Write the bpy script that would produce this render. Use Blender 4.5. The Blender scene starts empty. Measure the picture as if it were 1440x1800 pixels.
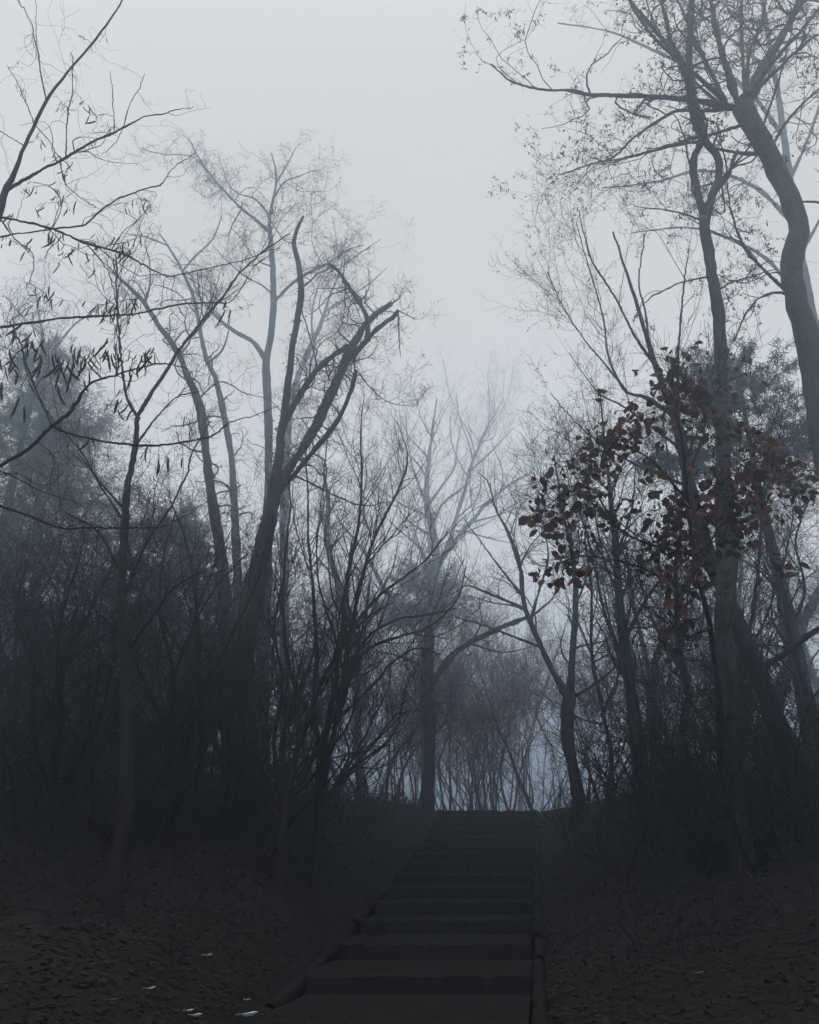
import bpy, math, random
import numpy as np
from mathutils import Vector

# ------------------------------------------------------------------ camera, sky, sun, exposure
scene = bpy.context.scene
COL = scene.collection
F = 1386.0
PITCH = math.radians(24.0)
CAM_Z = 1.6
cd = bpy.data.cameras.new("camera")
cam = bpy.data.objects.new("camera", cd)
COL.objects.link(cam)
cam.location = (0, 0, CAM_Z)
cam.rotation_euler = (math.radians(90) + PITCH, 0, 0)
cd.sensor_fit = 'VERTICAL'
cd.sensor_height = 24.0
cd.lens = 24.0 * F / 1800.0
cd.clip_start = 0.05
cd.clip_end = 2000
scene.camera = cam

SUN_EL, SUN_ROT = math.radians(78), math.radians(180)
world = bpy.data.worlds.new("World")
scene.world = world
world.use_nodes = True
nt = world.node_tree
nt.nodes.clear()
out = nt.nodes.new("ShaderNodeOutputWorld")
bg = nt.nodes.new("ShaderNodeBackground")
sky = nt.nodes.new("ShaderNodeTexSky")
sky.sky_type = 'NISHITA'
sky.sun_disc = False
sky.sun_elevation = SUN_EL
sky.sun_rotation = SUN_ROT
sky.air_density = 1.0
sky.dust_density = 3.0
hsv = nt.nodes.new("ShaderNodeHueSaturation")
hsv.inputs['Saturation'].default_value = 0.17
geo = nt.nodes.new("ShaderNodeTexCoord")
sep = nt.nodes.new("ShaderNodeSeparateXYZ")
ramp = nt.nodes.new("ShaderNodeMapRange")          # thin low cloud: the pale band low down is the brighter
ramp.inputs['From Min'].default_value = 0.0
ramp.inputs['From Max'].default_value = 0.9
ramp.inputs['To Min'].default_value = 2.3
ramp.inputs['To Max'].default_value = 1.28
mul = nt.nodes.new("ShaderNodeVectorMath")
mul.operation = 'SCALE'
nt.links.new(sky.outputs[0], hsv.inputs['Color'])
nt.links.new(geo.outputs['Generated'], sep.inputs[0])
nt.links.new(sep.outputs['Z'], ramp.inputs['Value'])
nt.links.new(hsv.outputs[0], mul.inputs[0])
nt.links.new(ramp.outputs[0], mul.inputs['Scale'])
tint = nt.nodes.new("ShaderNodeVectorMath")
tint.operation = 'MULTIPLY'
tint.inputs[1].default_value = (1.125, 1.025, 0.90)      # flat cloud grey, not violet
nt.links.new(mul.outputs[0], tint.inputs[0])
nt.links.new(tint.outputs[0], bg.inputs['Color'])
bg.inputs['Strength'].default_value = 0.14
nt.links.new(bg.outputs[0], out.inputs[0])

sd = bpy.data.lights.new("sun", 'SUN')
sd.energy = 0.5
sd.angle = math.radians(30)
sd.color = (1.0, 0.97, 0.94)
sun = bpy.data.objects.new("sun", sd)
COL.objects.link(sun)
sun.rotation_euler = (math.radians(90) - SUN_EL, 0, math.radians(180) - SUN_ROT)

scene.view_settings.view_transform = 'Standard'
scene.view_settings.look = 'None'
scene.view_settings.exposure = 0.12
scene.view_settings.gamma = 1.0
scene.cycles.volume_bounces = 3
scene.cycles.max_bounces = 6
scene.cycles.diffuse_bounces = 2
scene.cycles.transparent_max_bounces = 8
scene.cycles.use_denoising = True

HAZE_DENSITY = 0.0175

# ------------------------------------------------------------------ helpers
rng = np.random.default_rng(7)
CP, SP = math.cos(PITCH), math.sin(PITCH)


def px(x, y, D):
    """world point on the ray through picture point (x, y) standing D metres in front of the viewer"""
    a = (x - 720.0) / F
    b = (900.0 - y) / F
    r = np.array([a, CP - b * SP, SP + b * CP])
    t = D / r[1]
    return np.array([0, 0, CAM_Z]) + r * t, t


def tag(o, label=None, cat=None, group=None, kind=None):
    if label: o['label'] = label
    if cat: o['category'] = cat
    if group: o['group'] = group
    if kind: o['kind'] = kind
    return o


def new_obj(name, verts, faces_flat, loop_tot, mat, parent=None, smooth=True):
    me = bpy.data.meshes.new(name)
    verts = np.asarray(verts, dtype=np.float32)
    nv = len(verts)
    nf = len(loop_tot)
    me.vertices.add(nv)
    me.vertices.foreach_set("co", verts.ravel())
    me.loops.add(len(faces_flat))
    me.loops.foreach_set("vertex_index", np.asarray(faces_flat, dtype=np.int32))
    me.polygons.add(nf)
    lt = np.asarray(loop_tot, dtype=np.int32)
    ls = np.concatenate([[0], np.cumsum(lt)[:-1]]).astype(np.int32)
    me.polygons.foreach_set("loop_start", ls)
    me.polygons.foreach_set("loop_total", lt)
    me.polygons.foreach_set("use_smooth", np.full(nf, smooth, dtype=bool))
    me.update(calc_edges=True)
    me.materials.append(mat)
    o = bpy.data.objects.new(name, me)
    COL.objects.link(o)
    if parent is not None:
        o.parent = parent
        o.location = -np.array(parent.location)
    return o


def thing(name, label, cat, loc, group=None):
    o = bpy.data.objects.new(name, None)
    o.empty_display_size = 0.3
    o.location = loc
    COL.objects.link(o)
    return tag(o, label, cat, group)


def norm(v):
    return v / np.maximum(np.linalg.norm(v, axis=-1, keepdims=True), 1e-9)


class MB:
    """collects quads / tris for one mesh"""
    def __init__(self):
        self.v, self.f, self.t, self.n = [], [], [], 0

    def add(self, v, quads):
        v = v.reshape(-1, 3)
        self.v.append(v)
        q = np.asarray(quads)
        self.f.append((q + self.n).ravel())
        self.t.append(np.full(len(q), q.shape[1]))
        self.n += len(v)

    def tubes(self, P, R, sides=3, rough=0.0, close=False):
        """P (N,K,3) centre lines, R (N,K) radii"""
        if len(P) == 0:
            return
        N, K, _ = P.shape
        T = np.empty_like(P)
        T[:, 1:-1] = P[:, 2:] - P[:, :-2]
        T[:, 0] = P[:, 1] - P[:, 0]
        T[:, -1] = P[:, -1] - P[:, -2]
        T = norm(T)
        ref = rng.normal(size=(N, 3))
        U = norm(np.cross(T[:, 0], ref))
        ang = np.arange(sides) * 2 * math.pi / sides
        ca, sa = np.cos(ang), np.sin(ang)
        V = np.empty((N, K, sides, 3))
        ridge = np.zeros((N, sides, 1))
        for k in range(K):
            U = norm(U - (U * T[:, k]).sum(-1, keepdims=True) * T[:, k])
            W = np.cross(T[:, k], U)
            rr = R[:, k][:, None, None]
            if rough > 0:
                ridge = ridge * .8 + .6 * rng.normal(size=(N, sides, 1))
                rr = rr * (1 + rough * (ridge + .35 * rng.normal(size=(N, sides, 1))))
            V[:, k] = P[:, k][:, None, :] + rr * (U[:, None, :] * ca[None, :, None] + W[:, None, :] * sa[None, :, None])
        base = np.arange(N)[:, None, None] * (K * sides)
        k = np.arange(K - 1)[None, :, None] * sides
        s = np.arange(sides)[None, None, :]
        s2 = (s + 1) % sides
        a = base + k + s
        b = base + k + s2
        q = np.stack([a, b, b + sides, a + sides], -1).reshape(-1, 4)
        off = self.n
        self.add(V, q)
        if close:
            for i in range(N):
                self.f.append(off + i * K * sides + (K - 1) * sides + np.arange(sides))
                self.t.append(np.array([sides]))

    def cards(self, C, A, B, shape):
        """small shaped faces: centre C, long half axis A, wide half axis B (N,3); shape (M,3): along, across, out"""
        if len(C) == 0:
            return
        Nn = norm(np.cross(A, B)) * np.linalg.norm(B, axis=-1, keepdims=True)
        sh = np.asarray(shape, dtype=float)
        V = C[:, None] + A[:, None] * sh[None, :, 0:1] + B[:, None] * sh[None, :, 1:2] + Nn[:, None] * sh[None, :, 2:3]
        M = len(sh)
        return V, M

    def build(self, name, mat, parent=None, smooth=True):
        if self.n == 0:
            return None
        return new_obj(name, np.concatenate(self.v), np.concatenate(self.f), np.concatenate(self.t), mat, parent, smooth)


def leaf_cards(mb, C, A, B, kind):
    if len(C) == 0:
        return
    if kind == 'broad':       # curled leaf: six outline points and a mid rib
        sh = [(-1, 0, 0), (-.45, .8, .35), (.3, .75, .4), (1, 0, .15), (.3, -.75, .4), (-.45, -.8, .35), (-.3, 0, 0), (.4, 0, -.05)]
        fc = [(0, 6, 1), (1, 6, 7), (1, 7, 2), (2, 7, 3), (3, 7, 4), (4, 7, 6), (4, 6, 5), (5, 6, 0)]
    elif kind == 'blade':
        sh = [(-1, .5, 0), (-1, -.5, 0), (1, -.25, .1), (1, .25, .1)]
        fc = [(0, 1, 2), (0, 2, 3)]
    else:
        sh = [(-1, 0, 0), (0, -.7, .3), (1, 0, 0), (0, .7, .3)]
        fc = [(0, 1, 2), (0, 2, 3)]
    V, M = mb.cards(C, A, B, sh)
    q = (np.arange(len(C))[:, None, None] * M + np.array(fc)[None]).reshape(-1, 3)
    mb.add(V, q)


def resample(pts, K):
    """pts (n,m): Catmull-Rom through the points, K even samples by arc length"""
    pts = np.asarray(pts, dtype=float)
    n = len(pts)
    if n == 2:
        t = np.linspace(0, 1, K)[:, None]
        return pts[0] * (1 - t) + pts[1] * t
    p = np.vstack([2 * pts[0] - pts[1], pts, 2 * pts[-1] - pts[-2]])
    outp = []
    for i in range(n - 1):
        p0, p1, p2, p3 = p[i], p[i + 1], p[i + 2], p[i + 3]
        for t in np.linspace(0, 1, 12, endpoint=False):
            outp.append(0.5 * ((2 * p1) + (p2 - p0) * t + (2 * p0 - 5 * p1 + 4 * p2 - p3) * t * t + (3 * p1 - p0 - 3 * p2 + p3) * t ** 3))
    outp.append(pts[-1])
    outp = np.array(outp)
    d = np.concatenate([[0], np.cumsum(np.linalg.norm(np.diff(outp[:, :3], axis=0), axis=1))])
    s = np.linspace(0, d[-1], K)
    return np.stack([np.interp(s, d, outp[:, j]) for j in range(outp.shape[1])], 1)


def limb_pts(pl, D, K, depth=0.0, K_r=0.5):
    """traced picture line -> centre line and radius in the world; depth bends it towards or away from the viewer"""
    rows = []
    n = len(pl)
    L = 0
    prev = None
    for i, p in enumerate(pl):
        q, t = px(p[0], p[1], D)
        if prev is not None:
            L += np.linalg.norm(q - prev)
        prev = q
        dd = D + depth * L + (p[3] if len(p) > 3 else 0)
        q, t = px(p[0], p[1], dd)
        rows.append([q[0], q[1], q[2], p[2] * t / F * K_r])
    r = resample(rows, K)
    return r[:, :3], np.maximum(r[:, 3], 0.0012)


def grow(P, R, per_m, length, ang=50, wob=0.3, up=0.15, K=6, t0=0.15, t1=1.0, rr=0.55, rmin=0.0018, taper=0.35, lvar=0.5, shrink=0.3, droop=None, rmax=1.0, cap=30000):
    """side shoots along every line of P"""
    N, Kp, _ = P.shape
    seg = np.linalg.norm(np.diff(P, axis=1), axis=2)
    Ltot = seg.sum(1)
    cnt = rng.poisson(np.maximum(per_m * Ltot * (t1 - t0), 0))
    if cnt.sum() > cap:
        cnt = rng.poisson(cnt * (cap / cnt.sum()))
    idx = np.repeat(np.arange(N), cnt)
    M = len(idx)
    if M == 0:
        return np.zeros((0, K, 3)), np.zeros((0, K))
    t = t0 + (t1 - t0) * rng.uniform(0, 1, M) ** 0.8
    ft = t * (Kp - 1)
    i0 = np.minimum(ft.astype(int), Kp - 2)
    fr = (ft - i0)[:, None]
    A, B = P[idx, i0], P[idx, i0 + 1]
    pos = A * (1 - fr) + B * fr
    T = norm(B - A)
    r0 = R[idx, i0] * (1 - fr[:, 0]) + R[idx, i0 + 1] * fr[:, 0]
    U = norm(np.cross(T, rng.normal(size=(M, 3))))
    a = np.radians(ang + rng.normal(0, 14, M))[:, None]
    d = norm(T * np.cos(a) + U * np.sin(a))
    L = length * (1 - shrink * t) * np.exp(rng.normal(0, lvar, M) * 0.6)
    L = np.minimum(L, Ltot[idx] * 1.2 + 0.05)
    r = np.minimum(np.maximum(r0 * rr * rng.uniform(0.7, 1.1, M), rmin), rmax)
    Q = np.empty((M, K, 3))
    Q[:, 0] = pos
    upv = np.array([0, 0, 1.0]) if droop is None else np.array([0, 0, -1.0])
    upw = up if droop is None else droop
    cur = rng.normal(size=(M, 3)) * wob * 0.5
    for k in range(1, K):
        cur = cur * 0.6 + rng.normal(size=(M, 3)) * wob * 0.6
        d = norm(d + cur + upv * upw)
        Q[:, k] = Q[:, k - 1] + d * (L / (K - 1))[:, None]
    rad = r[:, None] * np.linspace(1, taper, K)[None]
    rad = np.maximum(rad, rmin * 0.7)
    return Q, rad


# ------------------------------------------------------------------ terrain
def path_x(y):
    return -0.02 + (y - 7.4) * 0.156


def path_z(y):
    y = np.asarray(y, dtype=float)
    return np.interp(y, [-20, 0, 4, 7.4, 10, 14, 18.6, 19.6, 24, 40, 80, 400],
                     [0, 0, 0.22, 0.55, 0.88, 1.62, 2.58, 2.66, 2.35, 2.2, 3.0, 3.0])


def ground_z(x, y):
    x = np.asarray(x, dtype=float)
    y = np.asarray(y, dtype=float)
    u = x - path_x(y)
    z = path_z(y)
    right = np.clip(u - 1.05, 0, None)
    left = np.clip(-u - 1.05, 0, None)
    f = np.interp(y, [0, 5, 9, 13, 16, 20, 80], [.3, .6, 1.0, 1.0, .55, .15, .15])
    z = z + 0.80 * f * (1 - np.exp(-right / 0.9)) + 1.7 * (1 - np.exp(-np.clip(right - 1.2, 0, None) / 6.0)) * np.clip(1.25 - y / 60, 0.3, 1)
    z = z + 1.15 * f * (1 - np.exp(-left / 0.9)) + 1.8 * (1 - np.exp(-np.clip(left - 2.5, 0, None) / 6.0)) * np.clip(1.25 - y / 60, 0.3, 1)
    z = z + 0.07 * np.sin(x * 1.3 + 0.6 * y) * np.cos(y * 0.9 - x * 0.5) * np.clip((right + left) / 1.5, 0, 1)
    return z


# ------------------------------------------------------------------ materials
def bark(name, c1, c2, scale=14.0, bump=0.5, rough=0.85, spec=0.25, lo=0.35, hi=0.66, stretch=0.28):
    m = bpy.data.materials.new(name)
    m.use_nodes = True
    n = m.node_tree
    b = n.nodes["Principled BSDF"]
    tc = n.nodes.new("ShaderNodeTexCoord")
    mp = n.nodes.new("ShaderNodeMapping")
    mp.inputs['Scale'].default_value = (1, 1, stretch)
    no = n.nodes.new("ShaderNodeTexNoise")
    no.inputs['Scale'].default_value = scale
    no.inputs['Detail'].default_value = 5
    no.inputs['Roughness'].default_value = 0.65
    n2 = n.nodes.new("ShaderNodeTexNoise")
    n2.inputs['Scale'].default_value = 1.6
    n2.inputs['Detail'].default_value = 3
    cr = n.nodes.new("ShaderNodeValToRGB")
    cr.color_ramp.elements[0].position = lo
    cr.color_ramp.elements[0].color = (*c1, 1)
    cr.color_ramp.elements[1].position = hi
    cr.color_ramp.elements[1].color = (*c2, 1)
    mx = n.nodes.new("ShaderNodeMath")
    mx.operation = 'MULTIPLY_ADD'
    mx.inputs[1].default_value = 0.5
    bu = n.nodes.new("ShaderNodeBump")
    bu.inputs['Strength'].default_value = bump
    bu.inputs['Distance'].default_value = 0.03
    L = n.links.new
    L(tc.outputs['Object'], mp.inputs[0])
    L(mp.outputs[0], no.inputs['Vector'])
    L(tc.outputs['Object'], n2.inputs['Vector'])
    L(no.outputs[0], mx.inputs[0])
    m2 = n.nodes.new("ShaderNodeMath")
    m2.operation = 'MULTIPLY'
    m2.inputs[1].default_value = 0.5
    L(n2.outputs[0], m2.inputs[0])
    L(m2.outputs[0], mx.inputs[2])
    L(mx.outputs[0], cr.inputs[0])
    L(cr.outputs[0], b.inputs['Base Color'])
    L(no.outputs[0], bu.inputs['Height'])
    L(bu.outputs[0], b.inputs['Normal'])
    b.inputs['Roughness'].default_value = rough
    b.inputs['Specular IOR Level'].default_value = spec
    return m


def leafy(name, c1, c2, scale=3.0, trans=0.0):
    m = bpy.data.materials.new(name)
    m.use_nodes = True
    n = m.node_tree
    b = n.nodes["Principled BSDF"]
    gi = n.nodes.new("ShaderNodeNewGeometry")
    cr = n.nodes.new("ShaderNodeValToRGB")
    cr.color_ramp.elements[0].color = (*c1, 1)
    cr.color_ramp.elements[1].color = (*c2, 1)
    n.links.new(gi.outputs['Random Per Island'], cr.inputs[0])
    n.links.new(cr.outputs[0], b.inputs['Base Color'])
    b.inputs['Roughness'].default_value = 0.7
    b.inputs['Specular IOR Level'].default_value = 0.05
    if trans > 0:
        tr = n.nodes.new("ShaderNodeBsdfTranslucent")
        n.links.new(cr.outputs[0], tr.inputs[0])
        mx = n.nodes.new("ShaderNodeMixShader")
        mx.inputs[0].default_value = trans
        n.links.new(b.outputs[0], mx.inputs[1])
        n.links.new(tr.outputs[0], mx.inputs[2])
        n.links.new(mx.outputs[0], n.nodes["Material Output"].inputs[0])
    return m


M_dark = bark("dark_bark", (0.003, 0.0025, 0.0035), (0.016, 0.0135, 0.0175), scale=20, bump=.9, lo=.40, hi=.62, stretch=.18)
M_moss = bark("mossy_bark", (0.003, 0.0035, 0.0035), (0.040, 0.050, 0.049), scale=20, bump=1.0, lo=.40, hi=.62, stretch=.18)
M_twig = bark("twig_bark", (0.006, 0.005, 0.007), (0.016, 0.013, 0.018), scale=8, bump=0.1)
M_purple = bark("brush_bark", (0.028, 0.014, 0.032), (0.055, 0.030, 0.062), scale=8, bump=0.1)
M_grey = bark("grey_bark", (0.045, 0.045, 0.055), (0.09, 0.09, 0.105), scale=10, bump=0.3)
M_pod = leafy("dry_pod", (0.016, 0.012, 0.014), (0.045, 0.032, 0.034))
M_brown = leafy("brown_leaf", (0.036, 0.020, 0.016), (0.13, 0.068, 0.052), trans=0.3)
M_seed = leafy("seed_wing", (0.035, 0.030, 0.036), (0.08, 0.066, 0.07), trans=0.15)
M_needle = leafy("needles", (0.014, 0.034, 0.036), (0.034, 0.068, 0.070))
M_ivy = leafy("ivy_leaf", (0.020, 0.028, 0.026), (0.045, 0.060, 0.054))
M_litter = leafy("litter_leaf", (0.013, 0.012, 0.012), (0.022, 0.0185, 0.018))
M_pale = leafy("pale_leaf", (0.70, 0.72, 0.66), (0.82, 0.86, 0.90))
M_rust = leafy("rust_leaf", (0.20, 0.08, 0.06), (0.34, 0.17, 0.13))


def ground_mat():
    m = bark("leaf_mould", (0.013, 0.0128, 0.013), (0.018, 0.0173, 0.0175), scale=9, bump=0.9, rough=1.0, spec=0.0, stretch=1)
    return m


M_ground = ground_mat()
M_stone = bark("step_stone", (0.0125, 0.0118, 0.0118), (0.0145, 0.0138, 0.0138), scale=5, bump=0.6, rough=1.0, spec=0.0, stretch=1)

# ------------------------------------------------------------------ ground
def make_ground():
    xs = np.concatenate([-np.geomspace(14, 190, 26)[::-1], np.linspace(-13.5, 13.5, 181), np.geomspace(14, 190, 26)])
    ys = np.concatenate([np.linspace(-60, -2, 20), np.linspace(-1.5, 24, 200), np.geomspace(24.5, 230, 40)])
    X, Y = np.meshgrid(xs, ys)
    Z = ground_z(X, Y)
    u = np.abs(X - path_x(Y))
    inpath = (u < 1.12) & (Y > 3.0) & (Y < 19.4)
    Z = Z - np.where(inpath, 0.16, 0)
    Z = Z + np.where(inpath, 0, rng.normal(0, 0.012, Z.shape))
    nx, ny = len(xs), len(ys)
    V = np.stack([X, Y, Z], -1).reshape(-1, 3)
    i = (np.arange(ny - 1)[:, None] * nx + np.arange(nx - 1)[None]).ravel()
    q = np.stack([i, i + 1, i + nx + 1, i + nx], 1)
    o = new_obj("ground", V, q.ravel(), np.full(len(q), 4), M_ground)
    tag(o, "dark leaf covered forest floor rising in banks on both sides of the steps", "ground", kind="structure")


make_ground()


TREADS = []


def make_steps():
    t = thing("stairway", "wide dark stone steps climbing between the banks to the crest", "stairs", (path_x(3.2), 3.2, float(path_z(3.2))))
    ys = [3.2]
    while ys[-1] < 19.2:
        y = ys[-1]
        ny = y
        z = float(path_z(y))
        while float(path_z(ny)) < z + 0.15 and ny < 19.3:
            ny += 0.02
        ys.append(ny)
    for k in range(len(ys) - 1):
        y0, y1 = ys[k], ys[k + 1] + 0.05
        top = float(path_z(ys[k])) + 0.08
        mb = MB()
        n = 26
        w = 0.99
        prof = []
        for j in range(n + 1):
            s = -w + 2 * w * j / n
            jz = rng.normal(0, 0.008) - (rng.uniform(0, .03) if rng.uniform() < .12 else 0)
            jy = rng.normal(0, 0.012) + (rng.uniform(0, .04) if rng.uniform() < .12 else 0)
            prof.append([(path_x(y0) + s, y0 + jy, top - 0.3), (path_x(y0) + s, y0 + jy, top - 0.025 + jz),
                         (path_x(y0) + s, y0 + jy + 0.03, top + jz), (path_x(y1) + s, y1, top - 0.01), (path_x(y1) + s, y1, top - 0.3)])
        V = np.array(prof)
        m_ = V.shape[1]
        q = []
        for j in range(n):
            for i in range(m_ - 1):
                a = j * m_ + i
                q.append((a, a + m_, a + m_ + 1, a + 1))
        mb.add(V, q)
        mb.add(V[0], [(0, 1, 2, 3, 4)])
        mb.add(V[-1], [(4, 3, 2, 1, 0)])
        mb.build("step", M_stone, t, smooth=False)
        TREADS.append((y0, y1, top))
    for s in (-1, 1):
        y = 3.0
        while y < 19.2:                                   # rough edging stones set end to end
            L = rng.uniform(.55, .95)
            yy = np.linspace(y, min(y + L - .02, 19.35), 7)
            P = np.stack([path_x(yy) + s * (1.06 + rng.normal(0, .012)) + rng.normal(0, .01) * np.linspace(-1, 1, 7), yy, path_z(yy) + 0.02 + rng.normal(0, .014)], 1)
            P[:, 2] += rng.normal(0, 0.01) * np.linspace(-1, 1, 7)
            mb = MB()
            mb.tubes(P[None], np.array([[.045, .066, .07, .068, .07, .064, .04]]) * rng.uniform(.85, 1.1), sides=9, rough=0.06, close=True)
            mb.build("edging_stone", M_stone, t)
            y += L


make_steps()


# ------------------------------------------------------------------ trees
STY = {
    # twig levels: (per metre, length m, angle, wobble, up, K)
    'curly': [(2.4, 1.7, 52, .55, .08, 10), (3.8, .8, 55, .6, .06, 8), (6.0, .36, 55, .6, .04, 6)],
    'straight': [(2.2, 1.8, 38, .16, .20, 8), (3.4, .85, 38, .2, .16, 6), (5.0, .36, 42, .25, .1, 5)],
    'brush': [(2.6, 1.4, 45, .28, .12, 7), (4.5, .7, 50, .3, .08, 6), (5.5, .3, 50, .35, .05, 4)],
}


def twigs(mb, lines, style, scale=1.0, dens=1.0, levels=3, cap=26000, rmin=0.002, first_ang=None, keep=None):
    """grow twig levels on lines [(P,R)], put them in mb, return every twig line by level"""
    lv = []
    K = 24
    P = np.stack([resample(p, K) for p, r in lines])
    R = np.stack([np.interp(np.linspace(0, 1, K), np.linspace(0, 1, len(r)), r) for p, r in lines])
    for i, (pm, L, a, w, up, KK) in enumerate(STY[style][:levels]):
        if i == 0 and first_ang: a = first_ang
        P, R = grow(P, R, pm * dens / scale, L * scale, ang=a, wob=w, up=up, K=KK, t0=0.12 if i else 0.25,
                    rr=0.5, rmin=rmin, rmax=0.03 * scale if i == 0 else 0.012 * scale, cap=cap)
        if len(P) == 0:
            break
        mb.tubes(P, R, sides=4 if i == 0 else 3)
        lv.append((P, R))
    return lv


def on_lines(P, n):
    i = rng.integers(0, len(P), n)
    k = rng.integers(0, P.shape[1] - 1, n)
    f = rng.uniform(0, 1, n)[:, None]
    return P[i, k] * (1 - f) + P[i, k + 1] * f


def rand_axes(n, la, wa, down=0.0):
    A = rng.normal(size=(n, 3))
    A[:, 2] -= down
    A = norm(A)
    B = norm(np.cross(A, rng.normal(size=(n, 3))))
    return A * la[:, None], B * wa[:, None]


def traced_tree(name, label, D, lines, mat=None, tmat=None, style='curly', scale=1.0, dens=1.0, levels=3, to_ground=True,
                cat="tree", group=None, seeds=0, seed_size=0.018, wf=0.85, tw_from=0, rmin=0.002, cap=26000, depths=None, flare=1.2, sides=20, rough=0.05, ivy=None, offframe=None):
    """lines[0] is the trunk from base to tip, the others are limbs; each [(x, y, width)]"""
    mat = mat or M_dark
    tmat = tmat or M_twig
    res = []
    for i, pl in enumerate(lines):
        dpt = 0.0 if i == 0 else float(rng.uniform(-0.35, 0.35))
        if depths and i in depths: dpt = depths[i]
        Pl, Rl = limb_pts(pl, D, 30 if i == 0 else 20, depth=dpt, K_r=0.5 * wf)
        if i > 0:   # root the limb on the thing it grows from, not beside it
            best = min(((np.linalg.norm((p - Pl[0])[:, [0, 2]], axis=1).min(), j) for j, (p, r) in enumerate(res)), default=None)
            if best and best[0] < 0.6:
                p, r = res[best[1]]
                k = np.linalg.norm((p - Pl[0])[:, [0, 2]], axis=1).argmin()
                sh = p[k] - Pl[0]
                w = np.linspace(1, 0, len(Pl))[:, None] ** 1.5
                dy = sh[1]
                Pl = Pl + np.array([0, dy, 0]) * 0 + sh * w * np.array([1, 0, 1]) + np.array([0, dy, 0]) * w
        res.append((Pl, Rl))
    P0, R0 = res[0]
    if to_ground:
        b = P0[0].copy()
        gz = float(ground_z(b[0], b[1]))
        if b[2] > gz + 0.05:
            n = max(3, int((b[2] - gz) / 0.25))
            ext = np.stack([np.full(n, b[0]), np.full(n, b[1]), np.linspace(gz - 0.25, b[2], n, endpoint=False)], 1)
            fl = np.exp(-(ext[:, 2] - gz).clip(0) / .22) * .28      # root flare at the soil
            P0 = np.vstack([ext, P0])
            R0 = np.concatenate([R0[0] * (np.linspace(flare, 1.0, n, endpoint=False) + fl), R0])
            base = (b[0], b[1], gz)
        else:
            base = (b[0], b[1], gz)
        res[0] = (P0, R0)
    else:
        base = tuple(P0[0])
    t = thing(name, label, cat, base, group)
    for i, (Pl, Rl) in enumerate(res):
        mb = MB()
        KK = max(28, min(90, int(np.linalg.norm(np.diff(Pl, axis=0), axis=1).sum() / max(Rl.mean() * 1.3, 0.02))))
        q = resample(np.column_stack([Pl, Rl]), KK)
        c = q[:, :3] + norm(rng.normal(size=(KK, 3))) * (q[:, 3:4] * 0.07 + 0.002)
        wv = np.stack([np.convolve(rng.normal(size=KK + 6), np.ones(7) / 7 * 2.6, 'valid') for _ in range(3)], 1)
        c = c + wv * (q[:, 3:4] * 0.07 + 0.007) * np.linspace(0, 1, KK)[:, None]
        knob = 1 + (0.07 if i == 0 else 0.13) * np.convolve(rng.normal(size=KK + 3), np.ones(4) / 4 * 1.6, 'valid')
        mb.tubes(c[None], (q[:, 3] * knob)[None], sides=sides if Rl.max() > 0.08 else (10 if Rl.max() > 0.03 else 6), rough=rough, close=True)
        mb.build("trunk" if i == 0 else "limb", mat, t)
    mb = MB()
    lv = []
    if dens > 0:
        lv = twigs(mb, res[tw_from:], style, scale, dens, levels, cap=cap, rmin=rmin)
        mb.build("crown", tmat, t)
    if seeds and lv:
        C = on_lines(lv[-1][0], seeds)
        n = len(C)
        la = rng.uniform(.6, 1.4, n) * seed_size
        A, B = rand_axes(n, la, la * 0.45, 0.8)
        mb = MB()
        leaf_cards(mb, C + A, A, B, 'diamond')
        tag(mb.build("seeds", M_seed, t), kind="stuff")
    if ivy:
        for (li, n, spread, f0, f1) in ivy:
            Pl, Rl = res[li]
            k = (rng.uniform(f0, f1, n) * (len(Pl) - 1)).astype(int)
            off = norm(rng.normal(size=(n, 3))) * (Rl[k][:, None] + rng.exponential(spread, n)[:, None])
            A, B = rand_axes(n, rng.uniform(.012, .034, n), rng.uniform(.01, .026, n), 0.6)
            mb = MB()
            leaf_cards(mb, Pl[k] + off, A, B, 'broad')
            tag(mb.build("ivy", M_ivy, t), kind="stuff")
    return t, res, lv


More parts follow.
